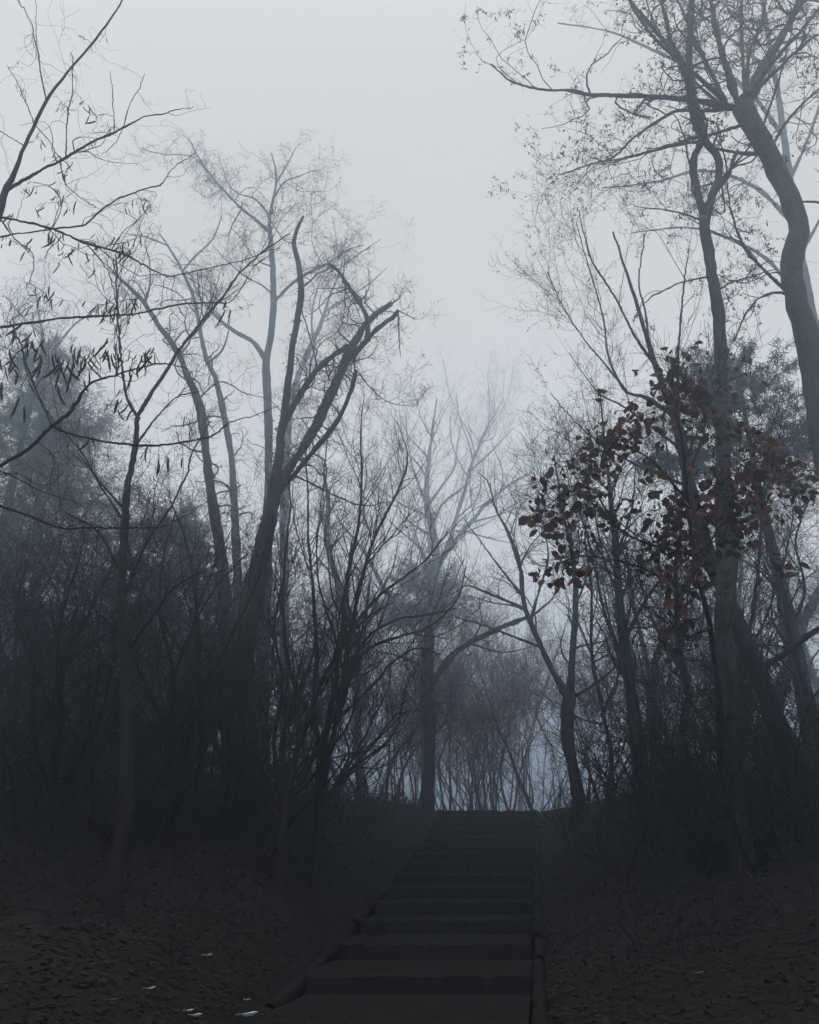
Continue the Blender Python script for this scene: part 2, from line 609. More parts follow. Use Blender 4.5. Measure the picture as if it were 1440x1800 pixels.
def free_tree(name, label, x, y, H, r=0.12, style='brush', lean=(0, 0), dens=1.0, scale=1.0, mat=None, tmat=None, stems=1, spread=0.25, levels=3,
              group=None, cat="tree", cap=14000, limbs=9, limb_len=None, limb_up=.16, t0=0.3, wob=.10, rmin=0.003, seeds=0, mitre=45):
    """a whole tree or bush grown from the ground at (x, y)"""
    z = float(ground_z(x, y))
    t = thing(name, label, cat, (x, y, z), group)
    Ps, Rs = [], []
    for s in range(stems):
        K = 18
        d = norm(np.array([lean[0] + rng.normal(0, spread), lean[1] + rng.normal(0, spread), 1.0]))
        p = np.array([x + rng.normal(0, .04 * stems), y + rng.normal(0, .04 * stems), z - 0.2])
        P = [p]
        cur = np.zeros(3)
        h = H * rng.uniform(.75, 1.05) if stems > 1 else H
        for k in range(K - 1):
            cur = cur * .6 + rng.normal(size=3) * wob
            d = norm(d + cur * .5 + np.array([0, 0, .05]))
            p = p + d * h / (K - 1)
            P.append(p)
        Ps.append(np.array(P))
        Rs.append(r * rng.uniform(.7, 1.1) * np.linspace(1, .12, K) ** 1.1)
    Ps, Rs = np.stack(Ps), np.stack(Rs)
    for P, R in zip(Ps, Rs):
        mb = MB()
        mb.tubes(P[None], R[None], sides=8, rough=.06, close=True)
        mb.build("trunk" if stems == 1 else "stem", mat or M_dark, t)
    ll = limb_len or H * .38
    LP, LR = grow(Ps, Rs, limbs / H, ll, ang=mitre, wob=.2, up=limb_up, K=12, t0=t0, rr=.55, rmin=.006, shrink=.55)
    mb = MB()
    if len(LP):
        mb.tubes(LP, LR, sides=5)
        lines = [(p, q) for p, q in zip(LP, LR)] + [(p[8:], q[8:]) for p, q in zip(Ps, Rs)]
        lv = twigs(mb, lines, style, scale, dens, levels, cap=cap, rmin=rmin)
        mb.build("crown", tmat or M_purple, t)
        if seeds and lv:
            C = on_lines(lv[-1][0], seeds)
            n = len(C)
            la = rng.uniform(.02, .04, n)
            A, B = rand_axes(n, la, la * .5, .8)
            mb = MB()
            leaf_cards(mb, C, A, B, 'diamond')
            tag(mb.build("seeds", M_seed, t), kind="stuff")
    return t


def conifer(name, label, x, y, H, R, r=0.2, boughs=70, z0=0.15, needles=60000, droop=0.1, tip=0.1, shape=1.0, lean=(0, 0), nl=.09, mat=None):
    z = float(ground_z(x, y))
    t = thing(name, label, "conifer", (x, y, z))
    K = 20
    f = np.linspace(0, 1, K)
    P = np.stack([x + lean[0] * f * H + .05 * np.sin(f * 7), y + lean[1] * f * H, z - .2 + f * (H + .2)], 1)
    Rr = r * (1 - f * .93)
    mb = MB()
    mb.tubes(P[None], Rr[None], sides=9, rough=.05, close=True)
    mb.build("trunk", M_dark, t)
    n = boughs
    h = rng.uniform(z0, .985, n)
    az = rng.uniform(0, 2 * math.pi, n)
    prof = np.maximum((1 - ((h - z0) / (1 - z0)) ** shape), tip) * R * rng.uniform(.65, 1.15, n)
    KB = 9
    Q = np.empty((n, KB, 3))
    st = np.stack([np.interp(h, f, P[:, 0]), np.interp(h, f, P[:, 1]), np.interp(h, f, P[:, 2])], 1)
    Q[:, 0] = st
    d = np.stack([np.cos(az), np.sin(az), rng.normal(.25, .12, n)], 1)
    for k in range(1, KB):
        d = norm(d + rng.normal(size=(n, 3)) * .09 + np.array([0, 0, -droop if k < 6 else droop * .9]))
        Q[:, k] = Q[:, k - 1] + d * (prof / (KB - 1))[:, None]
    QR = np.maximum(.018 * prof / R, .006)[:, None] * np.linspace(1, .3, KB)[None]
    mb = MB()
    mb.tubes(Q, QR, sides=4)
    S, SR = grow(Q, QR, 6.0, R * .30, ang=48, wob=.18, up=0, K=6, t0=.12, droop=droop * .8, rr=.5, rmin=.003, cap=9000)
    mb.tubes(S, SR, sides=3)
    mb.build("boughs", M_dark, t)
    C = np.vstack([on_lines(S, int(needles * .85)), on_lines(Q[:, 3:], int(needles * .15))])
    m = len(C)
    C = C + rng.normal(size=(m, 3)) * nl * .35
    A, B = rand_axes(m, rng.uniform(.5, 1.2, m) * nl, np.full(m, nl * .14), .2)
    mb = MB()
    leaf_cards(mb, C, A, B, 'blade')
    mb.build("needles", mat or M_needle, t)
    return t


def at(pxx, D):
    """x on the ground for a picture column at distance D, near the ground line"""
    return (pxx - 720.0) / F * (D * CP + 0.5)


# ------------------------------------------------------------------ right side, near
def pollard():
    lines = [
        [(1530, 1330, 74), (1500, 1050, 66), (1470, 850, 60), (1440, 715, 54), (1425, 620, 50), (1402, 540, 44), (1391, 470, 38), (1407, 400, 36), (1388, 345, 37), (1345, 262, 38), (1315, 215, 42), (1300, 190, 46)],
        [(1300, 196, 36), (1322, 165, 27), (1350, 108, 19), (1378, 62, 15), (1412, -10, 11), (1435, -70, 8)],
        [(1296, 197, 13), (1220, 182, 10), (1140, 173, 9), (1040, 169, 8), (1000, 160, 6), (960, 158, 5), (905, 146, 4), (862, 112, 2.5)],
        [(1292, 204, 9), (1225, 205, 7), (1180, 205, 6), (1120, 240, 5), (1075, 277, 4), (1030, 292, 3.5), (985, 308, 2.5)],
        [(1302, 214, 8), (1250, 232, 6), (1190, 248, 5), (1120, 272, 4), (1060, 286, 3)],
        [(1330, 268, 8), (1290, 267, 7), (1250, 260, 6), (1205, 248, 5), (1150, 263, 4), (1105, 276, 3), (1055, 290, 2)],
        [(1292, 186, 16), (1273, 120, 13), (1258, 50, 11), (1246, -20, 9)],
        [(1286, 182, 11), (1258, 130, 9), (1232, 85, 8), (1205, 30, 6), (1180, -30, 4)],
        [(1284, 178, 12), (1245, 145, 10), (1205, 110, 9), (1165, 66, 8), (1130, 30, 7), (1095, -15, 6)],
        [(1280, 186, 8), (1240, 158, 6), (1195, 110, 5), (1150, 40, 4), (1130, -20, 3)],
        [(1310, 165, 10), (1306, 110, 7), (1303, 40, 6), (1305, -25, 5)],
        [(1318, 160, 9), (1322, 90, 7), (1340, 40, 6), (1352, -25, 4)],
        [(1316, 172, 14), (1350, 110, 10), (1385, 50, 9), (1420, -10, 7)],
        [(1326, 168, 11), (1362, 110, 9), (1405, 60, 7), (1455, -5, 5)],
        [(1332, 176, 8), (1375, 125, 7), (1425, 72, 5), (1480, 40, 4)],
        [(1347, 252, 6), (1362, 195, 5), (1378, 130, 4), (1392, 60, 3), (1400, 0, 2)],
        [(1350, 256, 6), (1380, 210, 5), (1420, 170, 4), (1470, 130, 3)],
        [(1352, 248, 4), (1385, 205, 4), (1430, 165, 3), (1480, 145, 2)],
        [(1408, 356, 6), (1425, 352, 5), (1460, 358, 4), (1500, 370, 3)],
        [(1390, 525, 7), (1350, 520, 5), (1315, 545, 4), (1290, 600, 2)],
        [(1386, 518, 8), (1345, 478, 6), (1310, 440, 5), (1290, 390, 4), (1275, 310, 2)],
        [(1330, 460, 5), (1300, 425, 4), (1255, 408, 3), (1210, 380, 2)],
        [(1395, 500, 4), (1360, 490, 3), (1310, 500, 2.5), (1262, 482, 2)],
    ]
    dp = {1: .15, 2: -.1, 3: .2, 4: .35, 5: .1, 6: .1, 7: .3, 8: -.2, 9: .3, 10: .4, 11: .3, 12: .2}
    traced_tree("pollarded_tree", "thick leaning pollarded trunk by the right edge, its knobbly head bursting into straight shoots", 8.8, lines,
                mat=M_moss, wf=0.88, style='curly', scale=.8, dens=.95, seeds=8500, seed_size=.03, tw_from=1, depths=dp, rough=.07, cap=20000)


pollard()


traced_tree("tall_locust", "faded tree behind the pollard whose fine curly twigs fill the top right corner", 18.5, [
    [(1490, 1330, 44), (1470, 900, 34), (1440, 640, 26), (1400, 400, 20), (1372, 200, 15), (1350, 60, 11), (1330, -60, 8)],
    [(1430, 590, 12), (1360, 470, 9), (1280, 420, 7), (1200, 400, 5), (1110, 410, 3)],
    [(1400, 400, 12), (1330, 330, 9), (1240, 300, 7), (1150, 320, 5), (1060, 330, 3)],
    [(1380, 250, 12), (1300, 150, 9), (1190, 110, 7), (1080, 60, 5), (980, 40, 3)],
    [(1360, 120, 10), (1280, 60, 7), (1200, 0, 5), (1120, -40, 3)],
    [(1385, 300, 10), (1420, 230, 8), (1450, 150, 6), (1480, 60, 4)],
    [(1405, 430, 10), (1440, 380, 7), (1480, 300, 5)]],
    mat=M_moss, tmat=M_purple, wf=.7, style='curly', scale=1.15, dens=1.0, rmin=.003, cap=12000, tw_from=1, seeds=5000, seed_size=.035)


def twin_trunk():
    lines = [
        [(1278, 1345, 42), (1274, 1200, 40), (1272, 1100, 42), (1276, 1000, 43), (1272, 850, 33), (1268, 720, 30), (1267, 640, 28), (1263, 560, 26), (1254, 490, 24), (1242, 420, 22), (1238, 385, 19)],
        [(1236, 398, 16), (1229, 345, 15), (1218, 300, 15), (1219, 274, 14), (1232, 252, 15), (1237, 238, 13)],
        [(1240, 398, 18), (1252, 345, 17), (1265, 300, 16), (1261, 274, 15), (1242, 250, 17), (1232, 225, 24), (1222, 195, 24), (1216, 160, 20), (1213, 110, 16), (1213, 50, 13), (1217, -25, 10)],
        [(1217, 185, 16), (1205, 135, 14), (1198, 112, 14), (1184, 85, 12), (1174, 50, 9), (1162, -10, 7)],
        [(1252, 350, 12), (1266, 328, 12), (1278, 312, 11), (1288, 285, 9), (1297, 262, 6)],
        [(1228, 386, 5), (1195, 374, 4), (1155, 366, 3), (1115, 362, 2)],
        [(1246, 490, 5), (1225, 492, 4), (1190, 500, 3.5), (1150, 520, 3), (1118, 545, 2)],
        [(1262, 520, 5), (1290, 500, 4), (1330, 485, 3), (1365, 470, 2)],
        [(1199, 115, 8), (1165, 85, 7), (1130, 40, 6), (1100, -10, 5)],
        [(1212, 240, 4), (1180, 255, 3), (1140, 262, 2)],
        [(1270, 1170, 14), (1235, 1080, 0.1)],
    ][:-1]
    traced_tree("twin_stemmed_tree", "tall trunk on the right with an eye shaped loop where two stems rejoin", 8.3, lines,
                mat=M_moss, wf=0.8, style='curly', scale=.6, dens=.7, seeds=2500, seed_size=.025, tw_from=1, rough=.05, cap=6000,
                depths={1: 0, 2: 0, 4: .2}, ivy=[(3, 220, .12, .3, 1.0), (0, 200, .05, .55, .75), (8, 120, .12, .2, 1.0)])


twin_trunk()


def lean_tree():
    lines = [
        [(1392, 1345, 52), (1362, 1262, 48), (1330, 1180, 42), (1298, 1100, 40), (1268, 1030, 36), (1240, 960, 34), (1218, 880, 30), (1205, 810, 26), (1192, 750, 22), (1170, 690, 17), (1152, 640, 13), (1130, 570, 9), (1105, 490, 6), (1078, 410, 4)],
        [(1332, 1166, 17), (1380, 1140, 15), (1425, 1110, 14), (1480, 1085, 12), (1540, 1070, 10)],
        [(1180, 735, 12), (1130, 702, 8), (1098, 692, 6), (1070, 640, 5), (1058, 560, 4), (1040, 490, 3), (1012, 390, 2)],
        [(1158, 655, 9), (1120, 600, 6), (1085, 530, 5), (1040, 455, 4), (1018, 370, 2)],
        [(1100, 692, 6), (1060, 640, 4), (1020, 590, 3), (985, 530, 2.5), (962, 478, 2)],
        [(1192, 755, 9), (1190, 690, 7), (1192, 610, 5), (1200, 520, 4), (1212, 430, 2)],
        [(1200, 800, 9), (1150, 760, 6), (1100, 720, 5), (1050, 690, 3), (1000, 620, 2)],
        [(1210, 850, 9), (1160, 830, 6), (1090, 800, 5), (1020, 750, 3), (968, 690, 2)],
        [(1150, 632, 7), (1140, 560, 5), (1125, 490, 4), (1135, 410, 2)],
    ]
    traced_tree("leaning_tree", "dark trunk leaning left behind the looped tree, topped by a fan of upright shoots", 9.4, lines,
                mat=M_dark, wf=0.74, style='straight', scale=.75, dens=1.15, tw_from=1, cap=8000, seeds=900, seed_size=.02)


lean_tree()


def forked_tree():
    lines = [
        [(1020, 1425, 30), (1012, 1370, 25), (1000, 1310, 24), (997, 1265, 26), (1000, 1225, 22), (1003, 1200, 16), (1008, 1130, 13), (1012, 1040, 11), (1003, 960, 9), (985, 880, 6), (975, 800, 3)],
        [(999, 1218, 20), (985, 1195, 15), (965, 1160, 12), (942, 1110, 11), (922, 1060, 10), (912, 985, 8), (890, 930, 6), (872, 895, 4), (858, 850, 3), (840, 830, 2)],
        [(1003, 1222, 9), (1030, 1210, 8), (1060, 1190, 6), (1100, 1150, 5), (1130, 1090, 3)],
        [(1004, 1262, 4), (1040, 1275, 4), (1085, 1280, 3), (1120, 1300, 2)],
        [(925, 1075, 8), (895, 1060, 6), (850, 1040, 5), (820, 1030, 3), (795, 1045, 2)],
        [(935, 1100, 7), (950, 1040, 5), (965, 980, 4), (950, 900, 3), (940, 830, 2)],
        [(918, 1050, 6), (880, 1000, 4), (850, 960, 3), (815, 910, 2)],
        [(955, 1140, 6), (905, 1120, 5), (850, 1100, 4), (800, 1085, 2.5)],
    ]
    traced_tree("forked_tree", "slender black trunk forking in a Y at the crest's right, bulging below the fork", 15.5, lines,
                mat=M_dark, tmat=M_purple, wf=0.85, style='brush', scale=.9, dens=1.2, tw_from=0, cap=10000, seeds=900)


forked_tree()


def right_clump():
    specs = [
        ("curved_stem_tree", "slim dark tree with an S curved stem just left of the looped tree", 12.5,
         [[(1205, 1350, 24), (1200, 1280, 20), (1212, 1220, 19), (1198, 1160, 18), (1190, 1080, 15), (1188, 1000, 12), (1196, 920, 9), (1178, 830, 6), (1165, 740, 3)],
          [(1210, 1235, 7), (1235, 1215, 6), (1258, 1200, 4), (1290, 1190, 2)], [(1200, 1160, 9), (1160, 1110, 6), (1130, 1040, 5), (1115, 950, 3)],
          [(1190, 1060, 6), (1225, 990, 5), (1245, 900, 3)]], 'brush'),
        ("upright_tree", "thickest dark stem of the right hand clump, rising straight through hanging brown leaves", 11.2,
         [[(1130, 1370, 46), (1120, 1300, 36), (1110, 1220, 30), (1098, 1130, 26), (1088, 1040, 20), (1080, 950, 15), (1072, 860, 10), (1060, 770, 6), (1055, 690, 3)],
          [(1105, 1180, 12), (1070, 1100, 8), (1045, 1000, 6), (1020, 900, 4), (990, 810, 2)], [(1098, 1120, 12), (1130, 1060, 9), (1160, 1020, 7), (1205, 985, 4)],
          [(1090, 1060, 8), (1060, 980, 6), (1040, 880, 4), (1000, 770, 2)], [(1085, 990, 7), (1110, 900, 5), (1120, 810, 3)], [(1112, 1230, 8), (1090, 1140, 6), (1040, 1040, 4), (985, 960, 3), (940, 900, 2)]], 'brush'),
        ("grey_leaning_tree", "paler grey stem leaning right behind the thick dark clump stem", 17.0,
         [[(1160, 1360, 34), (1148, 1280, 30), (1145, 1200, 22), (1160, 1140, 18), (1185, 1090, 13), (1200, 1040, 10), (1230, 960, 6)],
          [(1147, 1195, 14), (1130, 1120, 12), (1110, 1040, 9), (1100, 950, 5)], [(1165, 1130, 8), (1200, 1100, 6), (1250, 1080, 3)]], 'brush'),
        ("bank_tree", "slim dark tree right of the leaning trunk, dividing into thin stems over the bank", 12.0,
         [[(1300, 1340, 24), (1310, 1260, 20), (1302, 1180, 14), (1320, 1090, 11), (1332, 1000, 9), (1340, 900, 6), (1350, 800, 3)],
          [(1305, 1170, 8), (1350, 1080, 6), (1380, 980, 5), (1400, 880, 3)], [(1312, 1130, 7), (1290, 1040, 5), (1300, 940, 3)]], 'brush'),
        ("edge_tree", "dark twisting tree at the right edge below the long low branch", 11.0,
         [[(1450, 1330, 26), (1430, 1260, 20), (1408, 1180, 16), (1388, 1110, 14), (1378, 1040, 11), (1350, 950, 8), (1345, 870, 6), (1380, 780, 4)],
          [(1390, 1120, 10), (1415, 1040, 8), (1400, 950, 5), (1430, 860, 3)], [(1380, 1060, 7), (1340, 1010, 5), (1300, 980, 3)]], 'brush'),
        ("faded_leaning_tree", "pale fog greyed trunk leaning right behind the long low branch", 23.0,
         [[(1345, 1330, 40), (1365, 1240, 36), (1390, 1160, 30), (1415, 1090, 26), (1450, 1020, 20), (1490, 930, 12)],
          [(1390, 1160, 12), (1370, 1080, 9), (1375, 980, 6)]], 'brush'),
        ("young_tree", "thin young tree with two upright stems between the forked tree and the clump", 14.0,
         [[(1070, 1400, 16), (1075, 1330, 13), (1060, 1250, 11), (1040, 1150, 9), (1040, 1050, 7), (1030, 950, 5), (1035, 850, 3)],
          [(1062, 1255, 6), (1090, 1180, 5), (1085, 1090, 4), (1070, 1000, 2)], [(1045, 1150, 5), (1015, 1090, 4), (970, 1040, 2)]], 'brush'),
    ]
    for nm, lb, D, lines, st in specs:
        traced_tree(nm, lb, D, lines, mat=M_grey if 'grey' in nm else M_dark, tmat=M_twig, wf=.68, style=st, scale=.75, dens=1.7, cap=12000, rmin=.003, seeds=700)


right_clump()


def leafy_sapling():
    D = 5.6
    lines = [
        [(1268, 1350, 15, 2.4), (1264, 1230, 13, 2.1), (1250, 1110, 12, 1.8), (1226, 1010, 11, .9), (1212, 910, 9, .2), (1200, 800, 7), (1190, 720, 6), (1180, 640, 4)],
        [(1222, 980, 7, .7), (1150, 960, 6), (1090, 930, 5), (1040, 860, 4), (990, 870, 3), (945, 905, 2)],
        [(1208, 860, 6), (1150, 800, 5), (1090, 775, 4), (1050, 790, 3), (1010, 810, 2), (985, 855, 2)],
        [(1204, 830, 5), (1240, 740, 4), (1215, 690, 3), (1180, 640, 2)],
        [(1212, 930, 6), (1270, 880, 5), (1330, 830, 4), (1390, 820, 3), (1450, 830, 2)],
        [(1238, 1060, 6, 1.3), (1150, 1010, 5), (1060, 980, 4), (1000, 985, 3), (960, 1010, 2)],
        [(1300, 860, 4), (1330, 790, 3), (1350, 760, 2)],
        [(1250, 1110, 5, 1.8), (1200, 1120, 4), (1170, 1090, 3), (1120, 1060, 2)],
        [(1212, 920, 5), (1250, 930, 4), (1290, 890, 3), (1360, 880, 2)],
        [(1206, 820, 4), (1260, 690, 3), (1310, 655, 2)],
    ]
    t, res, lv = traced_tree("leafy_sapling", "near sapling still hung with curled brown dead leaves in front of the looped trunk", D, lines, mat=M_dark, wf=0.8, style='straight', scale=.35, dens=2.0, levels=2,
                             tw_from=1, cap=2500, depths={1: .1, 2: -.2, 4: .25})
    # clusters of leaves hanging along the branches
    cen = [(1180, 640, 18, 12), (1195, 672, 26, 30), (1160, 670, 12, 5), (1218, 700, 26, 26), (1250, 706, 22, 16), (1185, 695, 20, 18), (1150, 745, 30, 26), (1100, 765, 26, 26), (1060, 790, 24, 30), (1035, 780, 16, 8),
           (1045, 830, 28, 26), (1010, 870, 26, 26), (982, 815, 14, 6), (952, 855, 12, 3), (942, 910, 12, 8), (985, 905, 24, 16), (1030, 910, 34, 20), (1000, 985, 24, 16), (960, 1000, 16, 5), (1010, 1010, 22, 14),
           (1080, 770, 10, 6), (1130, 875, 16, 9), (1175, 890, 18, 12), (1190, 925, 34, 34), (1225, 955, 36, 34), (1160, 970, 26, 20), (1235, 885, 24, 20), (1260, 850, 22, 18), (1285, 870, 28, 24), (1300, 935, 24, 20),
           (1330, 790, 26, 18), (1310, 840, 24, 18), (1365, 820, 30, 26), (1405, 835, 26, 20), (1350, 890, 26, 16), (1320, 765, 14, 6), (1380, 1005, 14, 5), (1350, 1010, 12, 2), (1205, 1035, 34, 22), (1195, 1090, 20, 6),
           (1190, 1135, 22, 5), (1140, 995, 16, 8), (1085, 905, 20, 8), (1280, 760, 20, 10), (1250, 760, 26, 12), (1320, 645, 14, 5), (1058, 700, 10, 2), (1115, 710, 10, 3), (1130, 650, 8, 2), 
           (1145, 830, 12, 4), (1245, 1000, 20, 12), (1290, 900, 26, 20), (1420, 870, 18, 8), (975, 930, 20, 8), (1050, 870, 22, 10), (1120, 740, 14, 4), (1215, 770, 20, 10)]
    mb = MB()
    ms = MB()
    allP = np.vstack([p for p, r in res])
    for (cx, cy, s, n) in cen:
        n = int(n * 2.0)
        dd = D + rng.normal(0, .25)
        cpt, tt = px(cx, cy, dd)
        k = np.linalg.norm(allP - cpt, axis=1).argmin()
        a = allP[k]
        # one bearing shoot from the nearest branch
        Kk = 7
        w = np.linspace(0, 1, Kk)[:, None]
        sh = a * (1 - w) + (cpt + np.array([0, 0, .03])) * w + np.array([0, 0, .08]) * np.sin(w * math.pi) + rng.normal(0, .008, (Kk, 3))
        ms.tubes(sh[None], (.0035 * (1 - .5 * w[:, 0]))[None], sides=4)
        sp = s * tt / F
        off = rng.normal(0, 1, (n, 3)) * sp * .92
        off[:, 2] *= .85
        C = cpt + off
        L = rng.uniform(.018, .050, n)
        A, B = rand_axes(n, L, L * rng.uniform(.6, 1.0, n), .9)
        leaf_cards(mb, C + A, A, B, 'broad')
        for j in range(n):
            wj = np.linspace(0, 1, 4)[:, None]
            pj = sh[rng.integers(2, Kk)] * (1 - wj) + C[j] * wj
            ms.tubes(pj[None], np.full((1, 4), .0013), sides=3)
    tag(ms.build("shoots", M_twig, t), kind="stuff")
    tag(mb.build("dead_leaves", M_brown, t), kind="stuff")


leafy_sapling()

# ------------------------------------------------------------------ centre
traced_tree("broken_tree", "dark trunk beside the crest broken off flat, one limb arching up to the right", 19, [
    [(754, 1430, 30), (752, 1380, 28), (756, 1300, 29), (750, 1220, 30), (752, 1170, 26), (756, 1104, 23)],
    [(758, 1205, 22), (772, 1188, 18), (800, 1150, 16), (830, 1128, 14), (870, 1108, 13), (905, 1092, 11), (940, 1080, 7), (975, 1050, 3)],
    [(740, 1172, 6), (720, 1160, 5), (690, 1150, 4), (660, 1145, 3)],
    [(762, 1300, 7), (785, 1270, 5), (795, 1220, 4), (800, 1190, 2)],
    [(748, 1300, 6), (735, 1260, 4), (722, 1230, 3), (700, 1200, 2)]],
    tmat=M_purple, wf=0.72, style='brush', scale=.9, dens=.8, tw_from=1, cap=5000, seeds=300)

traced_tree("foggy_tree", "tall pale tree fading into fog at the centre, its trunk spreading into three main limbs", 42, [
    [(752, 1420, 30), (754, 1200, 26), (760, 1080, 24), (765, 1000, 23), (764, 950, 22), (752, 900, 17), (750, 850, 13), (755, 800, 10), (760, 760, 7), (768, 700, 4)],
    [(768, 1000, 18), (790, 955, 15), (800, 920, 11), (815, 870, 10), (832, 810, 9), (848, 770, 7), (868, 730, 4), (885, 700, 2)],
    [(772, 990, 16), (800, 950, 14), (835, 910, 12), (855, 885, 9), (900, 850, 7), (935, 830, 4)],
    [(768, 960, 8), (765, 920, 7), (780, 885, 6), (810, 860, 5), (820, 850, 4)],
    [(750, 890, 9), (735, 850, 7), (722, 810, 5), (715, 760, 3), (712, 720, 2)],
    [(755, 885, 9), (780, 850, 7), (800, 820, 5), (805, 780, 3), (812, 740, 2)],
    [(800, 930, 6), (830, 935, 5), (860, 945, 4), (900, 955, 2)],
    [(836, 905, 6), (880, 900, 4), (920, 890, 3)],
    [(835, 800, 6), (870, 780, 4), (905, 750, 2)],
    [(770, 1010, 8), (735, 960, 6), (700, 930, 5), (670, 900, 3)]],
    mat=M_grey, tmat=M_purple, wf=0.62, style='straight', scale=2.9, dens=1.3, rmin=.006, tw_from=0, cap=16000)

traced_tree("mid_tree", "thin straight dark trunk left of the broken tree, its bent top fading pale", 22, [
    [(634, 1420, 22), (630, 1320, 19), (628, 1230, 17), (626, 1140, 18), (612, 1080, 17), (598, 1030, 15), (582, 985, 14), (574, 940, 12), (577, 890, 10), (570, 830, 6), (575, 770, 3)],
    [(626, 1140, 10), (650, 1085, 8), (670, 1040, 6), (690, 1000, 4), (700, 950, 2)],
    [(598, 1030, 6), (575, 1000, 5), (540, 960, 3)]],
    mat=M_grey, tmat=M_purple, wf=0.74, style='brush', scale=1.0, dens=.8, tw_from=0, cap=6000)

traced_tree("slanted_tree", "pale trunk slanting left behind the small dark pine at the centre", 33, [
    [(752, 1420, 16), (742, 1150, 15), (708, 1080, 14), (672, 1030, 13), (650, 985, 11), (625, 950, 8), (600, 920, 5), (580, 890, 2)],
    [(690, 1060, 8), (715, 1010, 6), (725, 960, 4), (740, 900, 2)]],
    mat=M_grey, tmat=M_purple, wf=0.65, style='brush', scale=1.6, dens=.8, rmin=.004, cap=6000)

# ------------------------------------------------------------------ left main trees
traced_tree("many_limbed_tree", "massive dark trunk on the left dividing into lopped limbs with broken ends", 11.4, [
    [(428, 1370, 112), (426, 1290, 88), (428, 1200, 78), (434, 1110, 72), (446, 1040, 66), (460, 970, 54), (474, 905, 44), (483, 855, 34), (489, 805, 26), (496, 745, 20), (507, 670, 18), (517, 595, 18), (529, 515, 16), (524, 455, 14), (517, 420, 12), (533, 380, 8)],
    [(478, 880, 30), (500, 835, 26), (550, 757, 30), (589, 675, 27), (615, 620, 25), (640, 575, 20), (662, 553, 16), (688, 534, 15)],
    [(618, 612, 17), (640, 595, 16), (665, 572, 15), (690, 556, 13), (700, 545, 11)],
    [(492, 790, 18), (505, 742, 20), (545, 672, 19), (580, 630, 18), (612, 608, 17)],
    [(640, 580, 15), (642, 552, 14), (634, 532, 14), (612, 500, 12), (590, 472, 9), (578, 464, 6)],
    [(488, 880, 20), (510, 850, 17), (558, 792, 15), (590, 745, 14), (610, 710, 13), (627, 650, 14)],
    [(512, 425, 4), (495, 418, 3), (480, 395, 2.5), (465, 370, 2)],
    [(531, 500, 6), (560, 478, 4), (580, 468, 3), (605, 440, 2)],
    [(604, 498, 5), (603, 520, 4), (604, 545, 3), (600, 580, 2)],
    [(700, 550, 5), (701, 575, 5), (702, 600, 4), (705, 628, 2)],
    [(690, 552, 4), (712, 556, 3), (733, 562, 2)],
    [(530, 540, 5), (545, 590, 4), (555, 640, 3), (545, 700, 2)],
    [(622, 690, 5), (650, 705, 4), (685, 715, 3), (720, 712, 2)],
    [(555, 868, 6), (590, 880, 5), (640, 895, 4), (690, 880, 2)]],
    mat=M_moss, wf=0.58, style='curly', scale=.55, dens=1.3, tw_from=1, cap=8000, seeds=900, seed_size=.022, depths={1: .2, 3: .25, 5: -.3}, rough=.06,
    ivy=[(1, 260, .05, .2, 1.0), (0, 260, .05, .4, .9), (4, 160, .06, 0, 1.0)])

traced_tree("pale_tall_tree", "tall pale trunk behind the massive tree, its curly crown highest on the left side", 21, [
    [(455, 1380, 50), (462, 1150, 40), (470, 950, 30), (473, 850, 26), (472, 760, 24), (470, 690, 23), (467, 640, 22), (476, 590, 20), (481, 540, 19), (480, 480, 17), (476, 420, 14), (474, 390, 10), (480, 350, 8), (486, 310, 6), (478, 270, 3)],
    [(476, 420, 10), (450, 395, 9), (420, 368, 8), (395, 340, 7), (370, 310, 6), (350, 278, 5), (335, 250, 3), (320, 235, 2)],
    [(385, 328, 5), (355, 290, 4), (330, 275, 3), (290, 272, 3), (250, 262, 2)],
    [(468, 645, 16), (445, 610, 14), (415, 590, 12), (390, 570, 10), (368, 545, 7), (350, 520, 5), (335, 480, 3)],
    [(483, 535, 10), (515, 500, 9), (545, 480, 8), (580, 462, 6), (610, 440, 4), (640, 430, 3)],
    [(480, 520, 6), (455, 498, 5), (430, 485, 5), (395, 455, 3), (375, 430, 2)],
    [(474, 470, 5), (455, 460, 4), (445, 440, 3)],
    [(480, 350, 6), (500, 320, 5), (525, 310, 4), (550, 300, 2)],
    [(478, 380, 6), (450, 350, 5), (420, 340, 4), (400, 320, 3), (390, 290, 2)],
    [(484, 330, 5), (505, 290, 4), (520, 260, 2)],
    [(420, 368, 5), (405, 400, 4), (400, 430, 2)]],
    mat=M_moss, tmat=M_purple, wf=0.6, style='curly', scale=1.0, dens=1.15, rmin=.004, tw_from=1, cap=20000, seeds=4000, seed_size=.03)

traced_tree("fog_behind_tree", "very pale forked trunk rising to the right behind the massive tree", 30, [
    [(500, 1390, 34), (500, 1100, 30), (500, 850, 25), (510, 720, 20), (528, 650, 17), (545, 610, 15), (565, 570, 12), (580, 520, 8), (600, 470, 5), (600, 420, 3)],
    [(545, 610, 8), (545, 560, 6), (560, 500, 4), (590, 440, 3), (585, 380, 2)],
    [(570, 560, 8), (610, 530, 6), (650, 500, 5), (680, 470, 2)],
    [(600, 470, 5), (640, 440, 4), (670, 420, 2)]],
    mat=M_grey, tmat=M_purple, wf=0.56, style='curly', scale=1.7, dens=.7, rmin=.005, cap=8000, seeds=800, seed_size=.04)

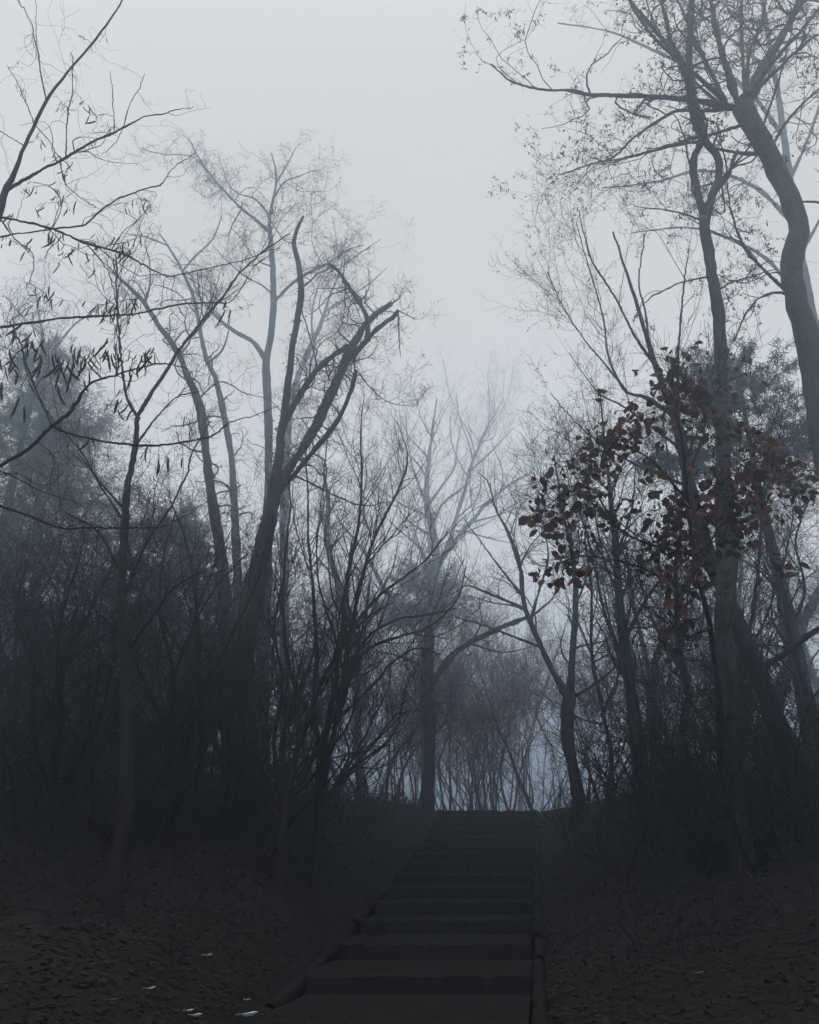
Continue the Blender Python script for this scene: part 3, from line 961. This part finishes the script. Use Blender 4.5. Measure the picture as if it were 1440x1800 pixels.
traced_tree("bent_tree", "dark bent trunk left of the massive tree, leaning away to the upper left", 14.5, [
    [(410, 1380, 60), (402, 1200, 50), (398, 1080, 42), (388, 970, 34), (376, 900, 28), (368, 840, 26), (360, 780, 24), (352, 715, 24), (342, 690, 20), (325, 650, 19), (312, 618, 16), (285, 580, 14), (255, 535, 12), (228, 508, 10), (200, 478, 6)],
    [(318, 625, 6), (335, 600, 5), (325, 570, 4), (330, 540, 2)],
    [(252, 532, 6), (262, 500, 5), (262, 460, 4), (255, 430, 2)],
    [(352, 700, 5), (390, 670, 4), (430, 690, 3), (470, 700, 2)]],
    mat=M_moss, wf=0.6, style='curly', scale=.75, dens=.9, cap=5000, tw_from=0, seeds=300, rough=.08)

traced_tree("knobbly_tree", "pale knobbly bending trunk between the bent tree and the massive tree", 21, [
    [(425, 1380, 34), (420, 1100, 28), (412, 880, 20), (405, 790, 17), (392, 720, 16), (380, 668, 16), (366, 640, 13), (355, 600, 12), (348, 560, 11), (340, 520, 10), (322, 480, 9), (300, 440, 6), (280, 410, 3)],
    [(372, 648, 8), (392, 625, 7), (400, 600, 4), (405, 560, 2)],
    [(322, 478, 6), (345, 450, 5), (375, 420, 4), (390, 380, 3)],
    [(345, 540, 5), (310, 510, 4), (270, 500, 3)],
    [(300, 440, 5), (260, 420, 4), (220, 410, 2)]],
    mat=M_moss, tmat=M_purple, wf=0.62, style='curly', scale=1.1, dens=.8, rmin=.0035, cap=7000, seeds=900, seed_size=.03)

traced_tree("curly_topped_tree", "faded tree at the far left, its curly crown barely visible above the conifer", 27, [
    [(60, 1380, 30), (65, 1000, 22), (72, 800, 16), (76, 700, 13), (80, 620, 9), (70, 560, 6), (60, 500, 3)],
    [(76, 640, 7), (120, 580, 5), (160, 550, 4), (210, 520, 2)], [(74, 600, 6), (40, 560, 4), (10, 520, 3)], [(76, 660, 6), (30, 620, 4), (-20, 600, 3)]],
    mat=M_grey, tmat=M_purple, wf=0.7, style='curly', scale=1.5, dens=1.2, rmin=.005, cap=8000)

# ------------------------------------------------------------------ left, near
traced_tree("slim_forked_tree", "slim black near trunk on the left forking in a wide V among the pods", 7.0, [
    [(222, 1420, 26), (222, 1250, 22), (220, 1100, 20), (214, 1000, 17), (218, 930, 15), (222, 870, 14), (232, 810, 12), (238, 760, 11), (241, 733, 11)],
    [(241, 735, 8), (262, 700, 8), (285, 665, 7), (320, 610, 6), (350, 572, 6), (385, 530, 5), (420, 482, 4), (470, 435, 3), (510, 415, 2)],
    [(239, 735, 7), (222, 700, 6), (214, 650, 5), (208, 590, 4), (206, 520, 4), (203, 450, 3)],
    [(236, 790, 5), (270, 740, 4), (310, 700, 3), (350, 690, 2)],
    [(214, 890, 5), (170, 840, 4), (140, 790, 4), (100, 745, 3), (60, 690, 3), (40, 640, 2)],
    [(216, 920, 4), (185, 870, 4), (160, 830, 3), (130, 790, 2)],
    [(222, 1060, 6), (260, 960, 5), (310, 880, 4), (340, 800, 3), (370, 740, 2)],
    [(220, 1150, 6), (270, 1080, 5), (310, 1030, 4), (370, 1000, 2)],
    [(216, 1000, 6), (170, 930, 4), (110, 900, 3)], ],
    wf=0.86, style='straight', scale=.45, dens=1.2, tw_from=1, cap=3500, seeds=250, seed_size=.02)


def pod_tree():
    D = 4.6
    lines = [
        [(-190, 1500, 60), (-170, 1200, 54), (-150, 900, 46), (-110, 700, 34), (-60, 520, 24), (-12, 400, 17), (2, 370, 14), (8, 335, 13), (14, 322, 11), (40, 262, 8), (62, 215, 7), (92, 165, 6), (130, 118, 5), (165, 75, 5), (205, 22, 4), (222, -15, 3)],
        [(18, 318, 8), (50, 300, 7), (90, 281, 6), (130, 262, 6), (165, 242, 5), (205, 228, 5), (230, 214, 4), (262, 203, 3), (300, 197, 2.5), (340, 187, 1.5)],
        [(92, 166, 3.5), (80, 125, 3), (70, 85, 3), (60, 50, 2.5), (45, 20, 2), (28, -5, 2)],
        [(60, 45, 2), (62, 20, 1.5), (60, -10, 1.2)],
        [(205, 228, 2.5), (202, 190, 2), (198, 160, 1.8), (193, 125, 1.2)],
        [(231, 214, 2.5), (234, 180, 2), (246, 155, 1.8), (255, 130, 1.2)],
        [(122, 262, 3), (122, 200, 2.5), (128, 150, 2), (128, 110, 2), (122, 90, 1.2)],
        [(2, 368, 6), (40, 378, 5), (75, 388, 5), (110, 402, 5), (160, 426, 5), (205, 440, 4), (232, 452, 4), (262, 470, 3), (292, 487, 2)],
        [(-40, 425, 4), (0, 413, 4), (60, 406, 3.5), (107, 400, 4), (140, 395, 4), (168, 372, 4), (200, 350, 3.5), (240, 336, 3), (278, 326, 3), (300, 300, 2), (345, 266, 1.5)],
        [(-60, 590, 8), (0, 595, 7), (60, 583, 6), (130, 572, 5), (215, 563, 5), (260, 556, 4), (310, 541, 4), (350, 536, 3.5), (385, 537, 3), (410, 530, 2.5), (440, 480, 2), (470, 450, 1.5)],
        [(385, 537, 2.5), (430, 490, 2), (450, 470, 1.8), (500, 425, 1.2)],
        [(-60, 880, 11), (0, 850, 10), (40, 815, 9), (90, 779, 9), (108, 757, 8), (155, 706, 7), (172, 680, 6), (192, 662, 5), (240, 650, 4), (290, 640, 3), (330, 645, 2)],
        [(100, 770, 6), (135, 782, 5), (190, 790, 5), (240, 793, 5), (300, 790, 5), (340, 780, 4), (375, 766, 4), (405, 745, 3), (450, 725, 2), (490, 715, 1.5)],
        [(96, 745, 4), (70, 690, 4), (48, 640, 4), (30, 590, 3), (10, 560, 2)],
        [(-50, 880, 6), (0, 898, 6), (50, 914, 5), (110, 934, 5), (170, 931, 4), (225, 930, 4), (290, 925, 3), (340, 900, 2)],
        [(75, 230, 2.5), (50, 180, 2), (30, 140, 1.8), (12, 115, 1.2)],
        [(50, 255, 2.5), (20, 240, 2), (-10, 225, 2)],
        [(70, 225, 2.5), (90, 250, 2), (110, 280, 2), (125, 300, 1.5)],
        [(228, 215, 1.8), (205, 250, 1.5), (180, 275, 1)],
        [(120, 270, 2.5), (118, 300, 2), (123, 325, 2), (170, 365, 2)],
        [(108, 402, 2.5), (115, 360, 2), (95, 330, 2), (60, 320, 1.5)],
        [(2, 380, 4), (30, 420, 3), (60, 450, 2), (50, 500, 2)],
        [(170, 428, 3), (195, 470, 2.5), (205, 520, 2), (208, 560, 1.5)],
    ]
    dp = {1: .15, 7: -.15, 8: .12, 9: .3, 11: -.2, 12: .2, 13: 0, 14: .4, 10: .3}
    t, res, lv = traced_tree("pod_bearing_tree", "near tree at the left edge, its branches hung with clusters of dark seed pods", D, lines, mat=M_dark, wf=0.8, style='curly', scale=.3, dens=.5,
                             levels=2, tw_from=1, cap=1600, depths=dp, rmin=.0012, rough=.04)
    cl = [(140, 70, 2, 13, 0), (160, 95, 3, 12, 0), (185, 70, 3, 14, 0), (30, 125, 3, 12, 0), (38, 165, 2, 16, 0), (110, 195, 6, 18, 0), (145, 190, 6, 18, 0), (172, 215, 6, 22, 0), (65, 255, 4, 18, 0), (90, 285, 3, 18, 0),
          (165, 265, 3, 20, 0), (122, 305, 7, 22, 0), (60, 340, 5, 22, 0), (100, 345, 7, 22, 0), (118, 370, 7, 24, 0), (45, 345, 4, 18, 0), (70, 372, 5, 18, 0), (225, 365, 5, 16, 0), (250, 365, 9, 20, 0), (262, 372, 5, 18, 0),
          (25, 395, 5, 24, 0), (85, 410, 5, 24, 0), (102, 425, 8, 26, 0), (20, 435, 6, 24, 0), (50, 440, 5, 24, 0), (95, 445, 3, 22, 0), (140, 447, 4, 24, 0), (110, 465, 3, 24, 0), (175, 440, 5, 24, 0), (205, 452, 9, 26, 0),
          (222, 462, 8, 26, 0), (243, 428, 3, 20, 0), (165, 480, 3, 22, 0), (75, 525, 9, 26, 0), (88, 535, 8, 26, 0), (60, 548, 5, 24, 0), (165, 548, 7, 24, 0), (185, 555, 10, 26, 0), (205, 556, 9, 26, 0), (230, 548, 7, 26, 0), (245, 552, 6, 24, 0),
          (300, 553, 4, 26, 0), (278, 570, 2, 26, 0), (370, 530, 2, 20, 0), (400, 555, 5, 28, 0),
          (45, 600, 7, 34, 1), (60, 612, 8, 34, 1), (28, 640, 5, 34, 1), (10, 650, 6, 38, 1), (90, 660, 7, 42, 1), (110, 672, 8, 44, 1), (125, 660, 7, 40, 1), (135, 640, 8, 32, 1), (155, 640, 9, 32, 1), (175, 640, 9, 32, 1), (200, 628, 10, 36, 1),
          (215, 640, 8, 34, 1), (240, 650, 7, 34, 1), (255, 645, 7, 34, 1), (265, 632, 6, 30, 1), (25, 722, 2, 34, 1), (225, 720, 6, 38, 1), (200, 730, 4, 36, 1), (165, 790, 4, 30, 0), (265, 815, 3, 36, 0), (280, 825, 4, 36, 0), (330, 760, 4, 22, 0)]
    lines_pts = np.vstack([p for p, r in res])
    for (cx, cy, n, L, big) in cl:
        dd = D + rng.normal(0, .12) - (.25 if big else 0)
        c, tt = px(cx, cy - L * .5, dd)
        k = np.linalg.norm(lines_pts - c, axis=1).argmin()
        a = lines_pts[k]
        mb = MB()
        w = np.linspace(0, 1, 8)[:, None]
        stalk = a * (1 - w) + c * w + np.array([0, 0, .02]) * np.sin(w * math.pi) + rng.normal(0, .003, (8, 3))
        mb.tubes(stalk[None], np.linspace(.0022, .0014, 8)[None], sides=4)
        Lw = L * tt / F
        Ps, Rs = [], []
        for j in range(n):
            s = c + rng.normal(0, 1, 3) * np.array([.34, .34, .30]) * Lw * 1.1
            tn = np.linspace(0, 1, 7)
            hd = rng.normal(0, .2, 2)
            bend = rng.normal(0, .32, 2)
            ll = Lw * rng.uniform(.4, 1.0)
            tw = np.linspace(0, 1, 4)[:, None]
            pt = stalk[-1 - int(rng.integers(0, 4))]
            mb.tubes((pt * (1 - tw) + s * tw)[None], np.full((1, 4), .0009), sides=3)
            q = np.stack([s[0] + (hd[0] * tn + bend[0] * tn ** 2) * ll, s[1] + (hd[1] * tn + bend[1] * tn ** 2) * ll, s[2] - tn * ll], 1)
            Ps.append(q)
            Rs.append(ll * .064 * np.array([.25, .8, 1, .9, 1, .75, .15]) * rng.uniform(.7, 1.2))
        mb.tubes(np.array(Ps), np.array(Rs), sides=5)
        mb.build("seed_pod_cluster", M_pod, t)


pod_tree()


def shrub_lines(name, label, D, stems, scale=.6, dens=1.1, cap=5000, style='straight', cat="shrub", tmat=None, rmin=.002):
    traced_tree(name, label, D, stems, wf=.66, style=style, scale=scale, dens=dens * 1.25, cap=cap, tw_from=0, cat=cat, tmat=tmat, rmin=rmin)


shrub_lines("arching_shrub", "multi stemmed dark shrub left of the steps, whippy stems arching out to the right", 10.0, [
    [(560, 1410, 22), (568, 1330, 19), (585, 1230, 17), (599, 1125, 14), (606, 1053, 12), (617, 980, 10), (633, 908, 8), (636, 836, 6), (634, 770, 4), (640, 700, 2)],
    [(575, 1400, 20), (595, 1300, 17), (612, 1200, 15), (621, 1118, 12), (635, 1045, 10), (657, 955, 8), (682, 901, 7), (711, 836, 5), (715, 800, 4), (700, 740, 2)],
    [(590, 1340, 14), (610, 1200, 11), (624, 1114, 9), (668, 1053, 7), (715, 1013, 6), (762, 970, 5), (787, 934, 3)],
    [(600, 1300, 14), (630, 1180, 12), (660, 1139, 9), (715, 1118, 7), (762, 1100, 6), (805, 1053, 4), (819, 995, 2.5)],
    [(540, 1420, 20), (545, 1330, 17), (540, 1240, 14), (548, 1150, 11), (545, 1050, 9), (540, 960, 7), (540, 880, 5), (538, 780, 3)],
    [(560, 1300, 14), (510, 1180, 11), (498, 1080, 9), (500, 1000, 7), (510, 900, 5), (505, 820, 3)],
    [(585, 1240, 12), (640, 1130, 9), (700, 1090, 7), (755, 1080, 5), (800, 1070, 3)],
    [(612, 1200, 8), (590, 1120, 7), (560, 1020, 5), (560, 930, 4), (575, 860, 2)],
    [(620, 1120, 7), (640, 1010, 5), (690, 940, 4), (735, 890, 2)],
    [(598, 1260, 9), (650, 1210, 8), (690, 1165, 6), (730, 1140, 5), (775, 1150, 3)]],
    dens=1.0, scale=.62, cap=7000)

shrub_lines("leaning_shrub", "dark shrub at the foot of the massive trunk, thin stems all leaning right", 9.0, [
    [(500, 1430, 22), (520, 1330, 19), (545, 1250, 16), (570, 1190, 13), (600, 1140, 10), (640, 1090, 7), (690, 1060, 4)],
    [(515, 1430, 18), (560, 1330, 15), (600, 1240, 11), (625, 1170, 8), (640, 1100, 5), (650, 1020, 3)],
    [(490, 1430, 16), (490, 1320, 14), (510, 1240, 11), (540, 1180, 8), (560, 1110, 5)],
    [(530, 1400, 12), (570, 1350, 9), (600, 1300, 7), (620, 1260, 5), (630, 1200, 3)],
    [(480, 1420, 14), (470, 1310, 12), (490, 1200, 9), (480, 1100, 7), (500, 1010, 4)]],
    dens=1.2, scale=.55, cap=6000, tmat=M_twig)

shrub_lines("crossing_shrub", "dark shrub on the left bank with branches crossing in front of the bent tree", 9.5, [
    [(300, 1420, 20), (330, 1300, 17), (350, 1180, 13), (345, 1060, 9), (330, 960, 7), (300, 880, 4)],
    [(335, 1320, 12), (370, 1200, 10), (420, 1100, 7), (460, 1000, 5), (480, 900, 3)],
    [(275, 1400, 18), (280, 1280, 15), (290, 1180, 12), (275, 1080, 10), (285, 980, 7), (310, 900, 4)],
    [(285, 1300, 12), (240, 1180, 9), (200, 1110, 7), (150, 1050, 4)],
    [(350, 1180, 8), (300, 1110, 7), (250, 1040, 5), (200, 1000, 3)],
    [(290, 1200, 9), (330, 1110, 7), (380, 1030, 5), (440, 970, 3)]],
    dens=1.2, scale=.6, cap=6000, style='brush')

shrub_lines("bank_shrub", "spreading dark shrub low on the far left bank beneath the conifer", 9.0, [
    [(90, 1400, 20), (100, 1290, 17), (110, 1180, 14), (150, 1090, 10), (190, 1010, 6), (230, 960, 3)],
    [(100, 1280, 12), (60, 1170, 10), (40, 1080, 7), (10, 1000, 4)],
    [(130, 1400, 18), (135, 1280, 14), (120, 1180, 11), (115, 1090, 8), (135, 1000, 5), (150, 940, 3)],
    [(30, 1400, 18), (20, 1280, 15), (40, 1180, 12), (20, 1080, 8), (50, 980, 5)],
    [(120, 1200, 9), (160, 1150, 8), (210, 1110, 6), (270, 1060, 4)]],
    dens=1.3, scale=.6, cap=6000, style='brush')

# ------------------------------------------------------------------ conifers
conifer("conifer", "large dark green conifer filling the left edge beyond the near branches", -13.4, 24.0, 15.2, 7.6, r=.3, boughs=150, z0=.08, needles=95000, droop=.10, shape=1.5, tip=.12, nl=.17)
conifer("conifer", "lower dark conifer right of the large one, in front of the pale trunks", -8.0, 25.0, 9.4, 4.4, r=.2, boughs=100, z0=.10, needles=70000, droop=.1, shape=1.6, tip=.15, nl=.15)
conifer("pine", "small flat topped pine in the centre just behind the broken tree", at(745, 36), 36, 12.2, 3.0, r=.2, boughs=50, z0=.74, needles=12000, droop=.03, shape=3.0, tip=.3, nl=.17)
conifer("pine", "dark grey pine crown behind the looped tree at the right edge", at(1395, 15) + .5, 15, 8.9, 2.3, r=.2, boughs=60, z0=.66, needles=17000, droop=.02, shape=2.4, tip=.25, nl=.12)

# ------------------------------------------------------------------ background trees and brush
BACK = [
    # label, px, D, height, stems, radius, style
    ("rounded_bush", "tall rounded purple grey bush of dense upright stems filling the gap beyond the crest", 858, 29, 6.2, 40, .035, 'straight', .22),
    ("foggy_bush", "pale bush left of the rounded bush between it and the broken tree", 800, 44, 9.5, 6, .06, 'brush', .3),
    ("foggy_bush", "pale bush right of the rounded bush, behind the lowest dip of the crest", 950, 42, 9.0, 6, .06, 'brush', .3),
    ("foggy_oak", "pale spreading tree with crooked branches rising behind the rounded bush", 850, 55, 17, 1, .3, 'brush', .1),
    ("foggy_oak", "pale tree with wide crown seen between the fork and the rounded bush", 925, 50, 15, 1, .28, 'brush', .1),
]
for nm, lb, p, D, H, st, r, sty, spr in BACK:
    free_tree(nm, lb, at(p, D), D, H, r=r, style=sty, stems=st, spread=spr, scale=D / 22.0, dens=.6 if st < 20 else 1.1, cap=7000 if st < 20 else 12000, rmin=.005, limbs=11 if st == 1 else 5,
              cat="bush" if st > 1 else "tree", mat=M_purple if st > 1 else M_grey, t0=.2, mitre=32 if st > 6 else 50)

SLIM = [(640, 27, 9), (668, 24, 7.5), (690, 28, 9), (712, 25, 8), (600, 24, 8), (735, 31, 9), (656, 33, 11), (945, 24, 5.5), (905, 30, 7)]
names_l = ['under the small pine', 'just right of the thin straight trunk', 'between the thin and broken trunks', 'close to the left of the broken tree', "behind the arching shrub's right stems", "touching the broken tree's left side", 'farther back beside the thin straight trunk', "in the crest's lowest dip", "in front of the rounded bush's right half"]
for (p, D, H), w in zip(SLIM, names_l):
    free_tree("slim_tree", "slim dark young tree beyond the crest, " + w, at(p, D), D, H, r=.07, style='brush', scale=.95, dens=1.0, cap=5000, rmin=.0035,
              group="slim young trees beyond the crest", limbs=14, wob=.16, t0=.12)

CREST = [(545, 21, 5.6), (645, 21, 4.6), (735, 23, 4.6), (790, 27, 4.8), (845, 25, 4.0)]
wc = ['left of the thin straight trunk', 'at the foot of the thin straight trunk', "hiding the broken tree's left foot", 'right beside the broken tree', 'before the rounded bush, lowest of all']
for (p, D, H), w in zip(CREST, wc):
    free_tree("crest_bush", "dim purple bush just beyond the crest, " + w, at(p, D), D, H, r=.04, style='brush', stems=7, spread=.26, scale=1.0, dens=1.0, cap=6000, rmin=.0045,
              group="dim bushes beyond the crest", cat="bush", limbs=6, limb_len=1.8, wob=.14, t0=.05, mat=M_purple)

LEFTB = [(-60, 12, 6.0), (20, 13.5, 5.5), (170, 14, 5.6), (250, 12.5, 4.8), (330, 14, 5.4), (470, 15, 5.0), (560, 14, 3.8), (140, 18, 6.0), (320, 22, 6.0)]
wl = ['in the far left corner under the conifer', 'beside the far left corner below the conifer', 'left of the slim V forked trunk', 'right of the slim V forked trunk', "left of the bent tree's foot", "right of the massive trunk's foot", 'at the foot of the arching shrub', "behind the slim V forked trunk's left side", "behind the bent tree's left side"]
for (p, D, H), w in zip(LEFTB, wl):
    free_tree("thicket_bush", "dense twiggy dark bush on the left bank, " + w, at(p, D), D, H * .9, r=.05, style='brush', stems=5, spread=.32, scale=.85, dens=.75, cap=5000, rmin=.0046,
              group="dark bushes crowding the left bank", cat="bush", limbs=8, limb_len=1.8, wob=.16, t0=.08)

NEAR = [(405, 10.6, 2.9, "in front of the massive trunk"), (455, 10.2, 2.4, "hiding the massive trunk's right foot"), (350, 10.4, 3.1, "at the foot of the bent tree"), (290, 9.8, 2.4, "right of the slim V forked trunk's foot"),
        (180, 9.4, 2.8, "left of the slim V forked trunk's foot"), (90, 9.0, 3.0, "below the spreading bank shrub"), (10, 9.0, 3.2, "at the very left edge"),
        (1285, 8.3, 1.7, "before the looped tree's foot"), (1352, 8.6, 1.9, "before the leaning trunk's foot"), (1205, 9.0, 1.5, "before the curved stem's foot"), (1120, 9.8, 1.5, "before the thickest clump stem's foot"), (1425, 8.0, 2.2, "at the very right edge")]
for (p, D, H, w) in NEAR:
    free_tree("low_bush", "low black tangled bush, " + w, at(p, D), D, H, r=.022, style='brush', stems=9, spread=.42, scale=.5, dens=1.0, cap=4500, rmin=.0028,
              group="low black bushes on the bank tops", cat="bush", limbs=5, limb_len=.9, wob=.2, t0=.05, tmat=M_twig)

RIGHTB = [(1060, 18, 4.2), (1180, 19, 4.6), (1300, 16, 4.2), (1350, 18, 5.6), (1450, 17, 6.5), (1330, 13, 2.8), (1410, 12, 2.6), (1250, 13, 2.2), (1160, 14, 2.1), (1080, 16, 2.2)]
wr = ['right of the forked tree', 'behind the curved stem', "right of the looped trunk's foot", 'behind the leaning trunk', 'in the right hand corner', "low at the leaning trunk's foot", 'low at the right edge', 'low before the looped trunk', 'low at the foot of the curved stem', 'low on the crest right of the forked tree']
for (p, D, H), w in zip(RIGHTB, wr):
    free_tree("bank_bush", "twiggy bush on the right bank, " + w, at(p, D), D, H * .92, r=.045, style='brush', stems=4, spread=.28, scale=.8, dens=.85, cap=6000, rmin=.0036,
              group="twiggy bushes along the right bank", cat="bush", limbs=8, limb_len=1.8, wob=.15, t0=.08)

FAR = [(180, 34, 13), (300, 38, 15), (420, 44, 17), (560, 46, 16), (640, 52, 17), (690, 60, 18), (560, 62, 20), (1010, 48, 16), (1100, 42, 16), (1220, 40, 16), (1330, 36, 15), (1440, 34, 14)]
wf = ["far left behind the conifer", "behind the knobbly tree", "behind the pale tall trunk", "behind the massive tree's right limbs", "behind the arching shrub's tips", "left of the central pale tree", "deep behind the massive tree", "behind the forked tree",
      "behind the fan of upright shoots", "behind the looped tree", "behind the leaning pollard's lower trunk", "beyond the right edge", "deep behind the fan of shoots", "deep behind the forked tree", "beyond the left edge", "deepest behind the central pale tree", "deepest behind the rounded bush"]
for (p, D, H), w in zip(FAR, wf):
    free_tree("distant_tree", "distant bare tree almost lost in fog, " + w, at(p, D), D, H, r=.25, style='brush', scale=D / 20, dens=.5, cap=4000, rmin=.006,
              group="distant trees lost in the fog", limbs=14, mat=M_grey, wob=.09, t0=.28, limb_up=.2, levels=3)


def far_wood():
    """tree line far behind that reads as one dark mass at the foot of the fog"""
    n = 80
    y = rng.uniform(52, 110, n)
    x = rng.uniform(-1.0, 1.0, n) * (y * .75 + 12)
    z = ground_z(x, y)
    H = rng.uniform(4, 9, n)
    K = 12
    P = np.empty((n, K, 3))
    P[:, 0] = np.stack([x, y, z - .3], 1)
    d = norm(np.stack([rng.normal(0, .12, n), rng.normal(0, .12, n), np.ones(n)], 1))
    for k in range(1, K):
        d = norm(d + rng.normal(size=(n, 3)) * .07)
        P[:, k] = P[:, k - 1] + d * (H / (K - 1))[:, None]
    R = rng.uniform(.08, .2, n)[:, None] * np.linspace(1, .15, K)[None]
    mb = MB()
    mb.tubes(P, R, sides=5)
    A, AR = grow(P, R, 1.6, 4.0, ang=50, wob=.2, up=.1, K=8, t0=.05, rmin=.012, cap=4000)
    mb.tubes(A, AR, sides=3)
    B, BR = grow(A, AR, 1.6, 2.0, ang=45, wob=.25, up=.08, K=5, rmin=.009, cap=18000)
    mb.tubes(B, BR, sides=3)
    B2, BR2 = grow(B, BR, 1.2, 1.0, ang=45, wob=.25, up=.08, K=4, rmin=.008, cap=26000)
    mb.tubes(B2, BR2, sides=3)
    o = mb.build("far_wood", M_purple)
    tag(o, "far off bare wood that reads as one dim mass beyond the crest", "wood", kind="stuff")


far_wood()


def understorey():
    """bramble and whips over both banks: nobody could count them"""
    n = 5200
    y = rng.uniform(6.5, 22, n)
    side = np.where(rng.uniform(size=n) < .58, -1, 1)
    u = 1.5 + rng.exponential(3.6, n)
    x = path_x(y) + side * u
    keep = np.abs(x) < y * .62 + 2
    x, y, u, side = x[keep], y[keep], u[keep], side[keep]
    n = len(x)
    z = ground_z(x, y)
    K = 7
    P = np.empty((n, K, 3))
    P[:, 0] = np.stack([x, y, z - .03], 1)
    d = norm(np.stack([rng.normal(0, .45, n), rng.normal(0, .45, n), np.ones(n)], 1))
    H = rng.uniform(.25, 1.0, n) * np.clip(.35 + (u - 1.5) * .28, .3, 1.5)
    for k in range(1, K):
        d = norm(d + rng.normal(size=(n, 3)) * .2 + np.array([0, 0, -.06]))
        P[:, k] = P[:, k - 1] + d * (H / (K - 1))[:, None]
    R = np.full((n, 1), .0045) * np.linspace(1, .4, K)[None]
    mb = MB()
    mb.tubes(P, R, sides=3)
    A, AR = grow(P, R, 5.0, .4, ang=50, wob=.3, up=.05, K=5, rmin=.0018, cap=26000)
    mb.tubes(A, AR, sides=3)
    C = on_lines(A, 14000)
    m = len(C)
    la = rng.uniform(.014, .034, m)
    X, Y = rand_axes(m, la, la * .6, .4)
    leaf_cards(mb, C, X, Y, 'broad')
    o = mb.build("undergrowth", M_twig)
    tag(o, "low dark brambles and whips covering both banks", "undergrowth", kind="stuff")


understorey()


def litter():
    n = 52000
    y = rng.uniform(4.5, 20, n)
    x = path_x(y) + rng.normal(0, 1, n) * (1.5 + y * .3)
    onstep = np.abs(x - path_x(y)) < 1.15
    k = ~onstep | (rng.uniform(size=n) < .10)
    x, y, onstep = x[k], y[k], onstep[k]
    n = len(x)
    z = ground_z(x, y) + .012
    for (a, c, top) in TREADS:                 # leaves lying on the steps rest on the tread
        m = onstep & (y >= a + .03) & (y < c)
        z[m] = top + .004
    C = np.stack([x, y, z + .006], 1)
    az = rng.uniform(0, 2 * math.pi, n)
    L = rng.uniform(.012, .036, n)
    A = np.stack([np.cos(az), np.sin(az), rng.normal(0, .14, n)], 1) * L[:, None]
    B = norm(np.cross(A, np.array([0, 0, 1.0]) + rng.normal(0, .22, (n, 3)))) * (L * .7)[:, None]
    k2 = ~onstep | (z > ground_z(x, y) + .03)
    mb = MB()
    leaf_cards(mb, C[k2], A[k2], B[k2], 'broad')
    o = mb.build("leaf_litter", M_litter)
    tag(o, "dark dead leaves strewn over the banks beside the steps", "leaves", kind="stuff")


litter()


def ground_hit(pxx, pyy):
    lo = None
    for D in np.arange(3.0, 26, .02):
        p, t = px(pxx, pyy, D)
        gz = float(ground_z(p[0], p[1]))
        if p[2] <= gz:
            return np.array([p[0], p[1], gz])
    return None


def fallen_leaves():
    spots = [(264, 1751, 7, M_pale, "bright white fallen leaf alone in the left foreground"),
             (366, 1690, 6, M_pale, "small pale crumpled leaf uppermost of the pale scraps, left of the steps"),
             (344, 1797, 9, M_pale, "bluish white scrap cut by the bottom edge"),
             (332, 1791, 6, M_pale, "small pale scrap just up left of the bluish white one at the bottom"),
             (438, 1795, 13, M_pale, "wide pale frayed leaf at the bottom edge beside the steps"),
             (194, 1774, 8, M_rust, "dull reddish leaf left of the bright white leaf"),
             (264, 1705, 5, M_rust, "tiny reddish leaf above the bright white leaf"),
             (573, 1604, 8, M_rust, "thin reddish sliver half way up beside the left kerb"),
             (435, 1770, 4, M_pale, "tiny pale speck above the wide frayed leaf"),
             (1232, 1722, 8, M_rust, "dull reddish leaf in the right foreground")]
    for (a, b, s, m, lb) in spots:
        p = ground_hit(a, b)
        if p is None:
            continue
        t = np.linalg.norm(p - np.array([0, 0, CAM_Z]))
        L = s * t / F
        az = rng.uniform(-.4, .4)
        A = np.array([[math.cos(az), math.sin(az), .15]]) * L
        B = norm(np.cross(A, np.array([[0, .5, 1.0]]))) * L * .55
        mb = MB()
        leaf_cards(mb, (p + np.array([0, 0, .045]))[None], A, B, 'broad')
        mb.tubes(np.array([[p + np.array([0, 0, .045]) - A[0] * 1.6, p + np.array([0, 0, .045]) - A[0] * 1.3 + np.array([0, 0, .004]), p + np.array([0, 0, .045]) - A[0]]]), np.full((1, 3), .0012), sides=4)
        o = mb.build("fallen_leaf", m)
        tag(o, lb, "leaf", "pale and rusty leaves lying in the foreground")


fallen_leaves()


def haze():
    x0, x1, y0, y1, z0, z1 = -200, 200, -70, 240, -3.0, 34.0
    V = [(x, y, z) for x in (x0, x1) for y in (y0, y1) for z in (z0, z1)]
    q = [(0, 1, 3, 2), (4, 6, 7, 5), (0, 4, 5, 1), (2, 3, 7, 6), (0, 2, 6, 4), (1, 5, 7, 3)]
    m = bpy.data.materials.new("haze_air")
    m.use_nodes = True
    n = m.node_tree
    n.nodes.clear()
    o = n.nodes.new("ShaderNodeOutputMaterial")
    v = n.nodes.new("ShaderNodeVolumePrincipled")
    v.inputs['Color'].default_value = (0.75, 0.872, 1.0, 1)
    v.inputs['Density'].default_value = HAZE_DENSITY
    v.inputs['Anisotropy'].default_value = 0.87
    n.links.new(v.outputs[0], o.inputs['Volume'])
    ob = new_obj("haze", V, np.array(q).ravel(), [4] * 6, m, smooth=False)
    tag(ob, "cold grey fog filling the wood", "fog", kind="stuff")


haze()
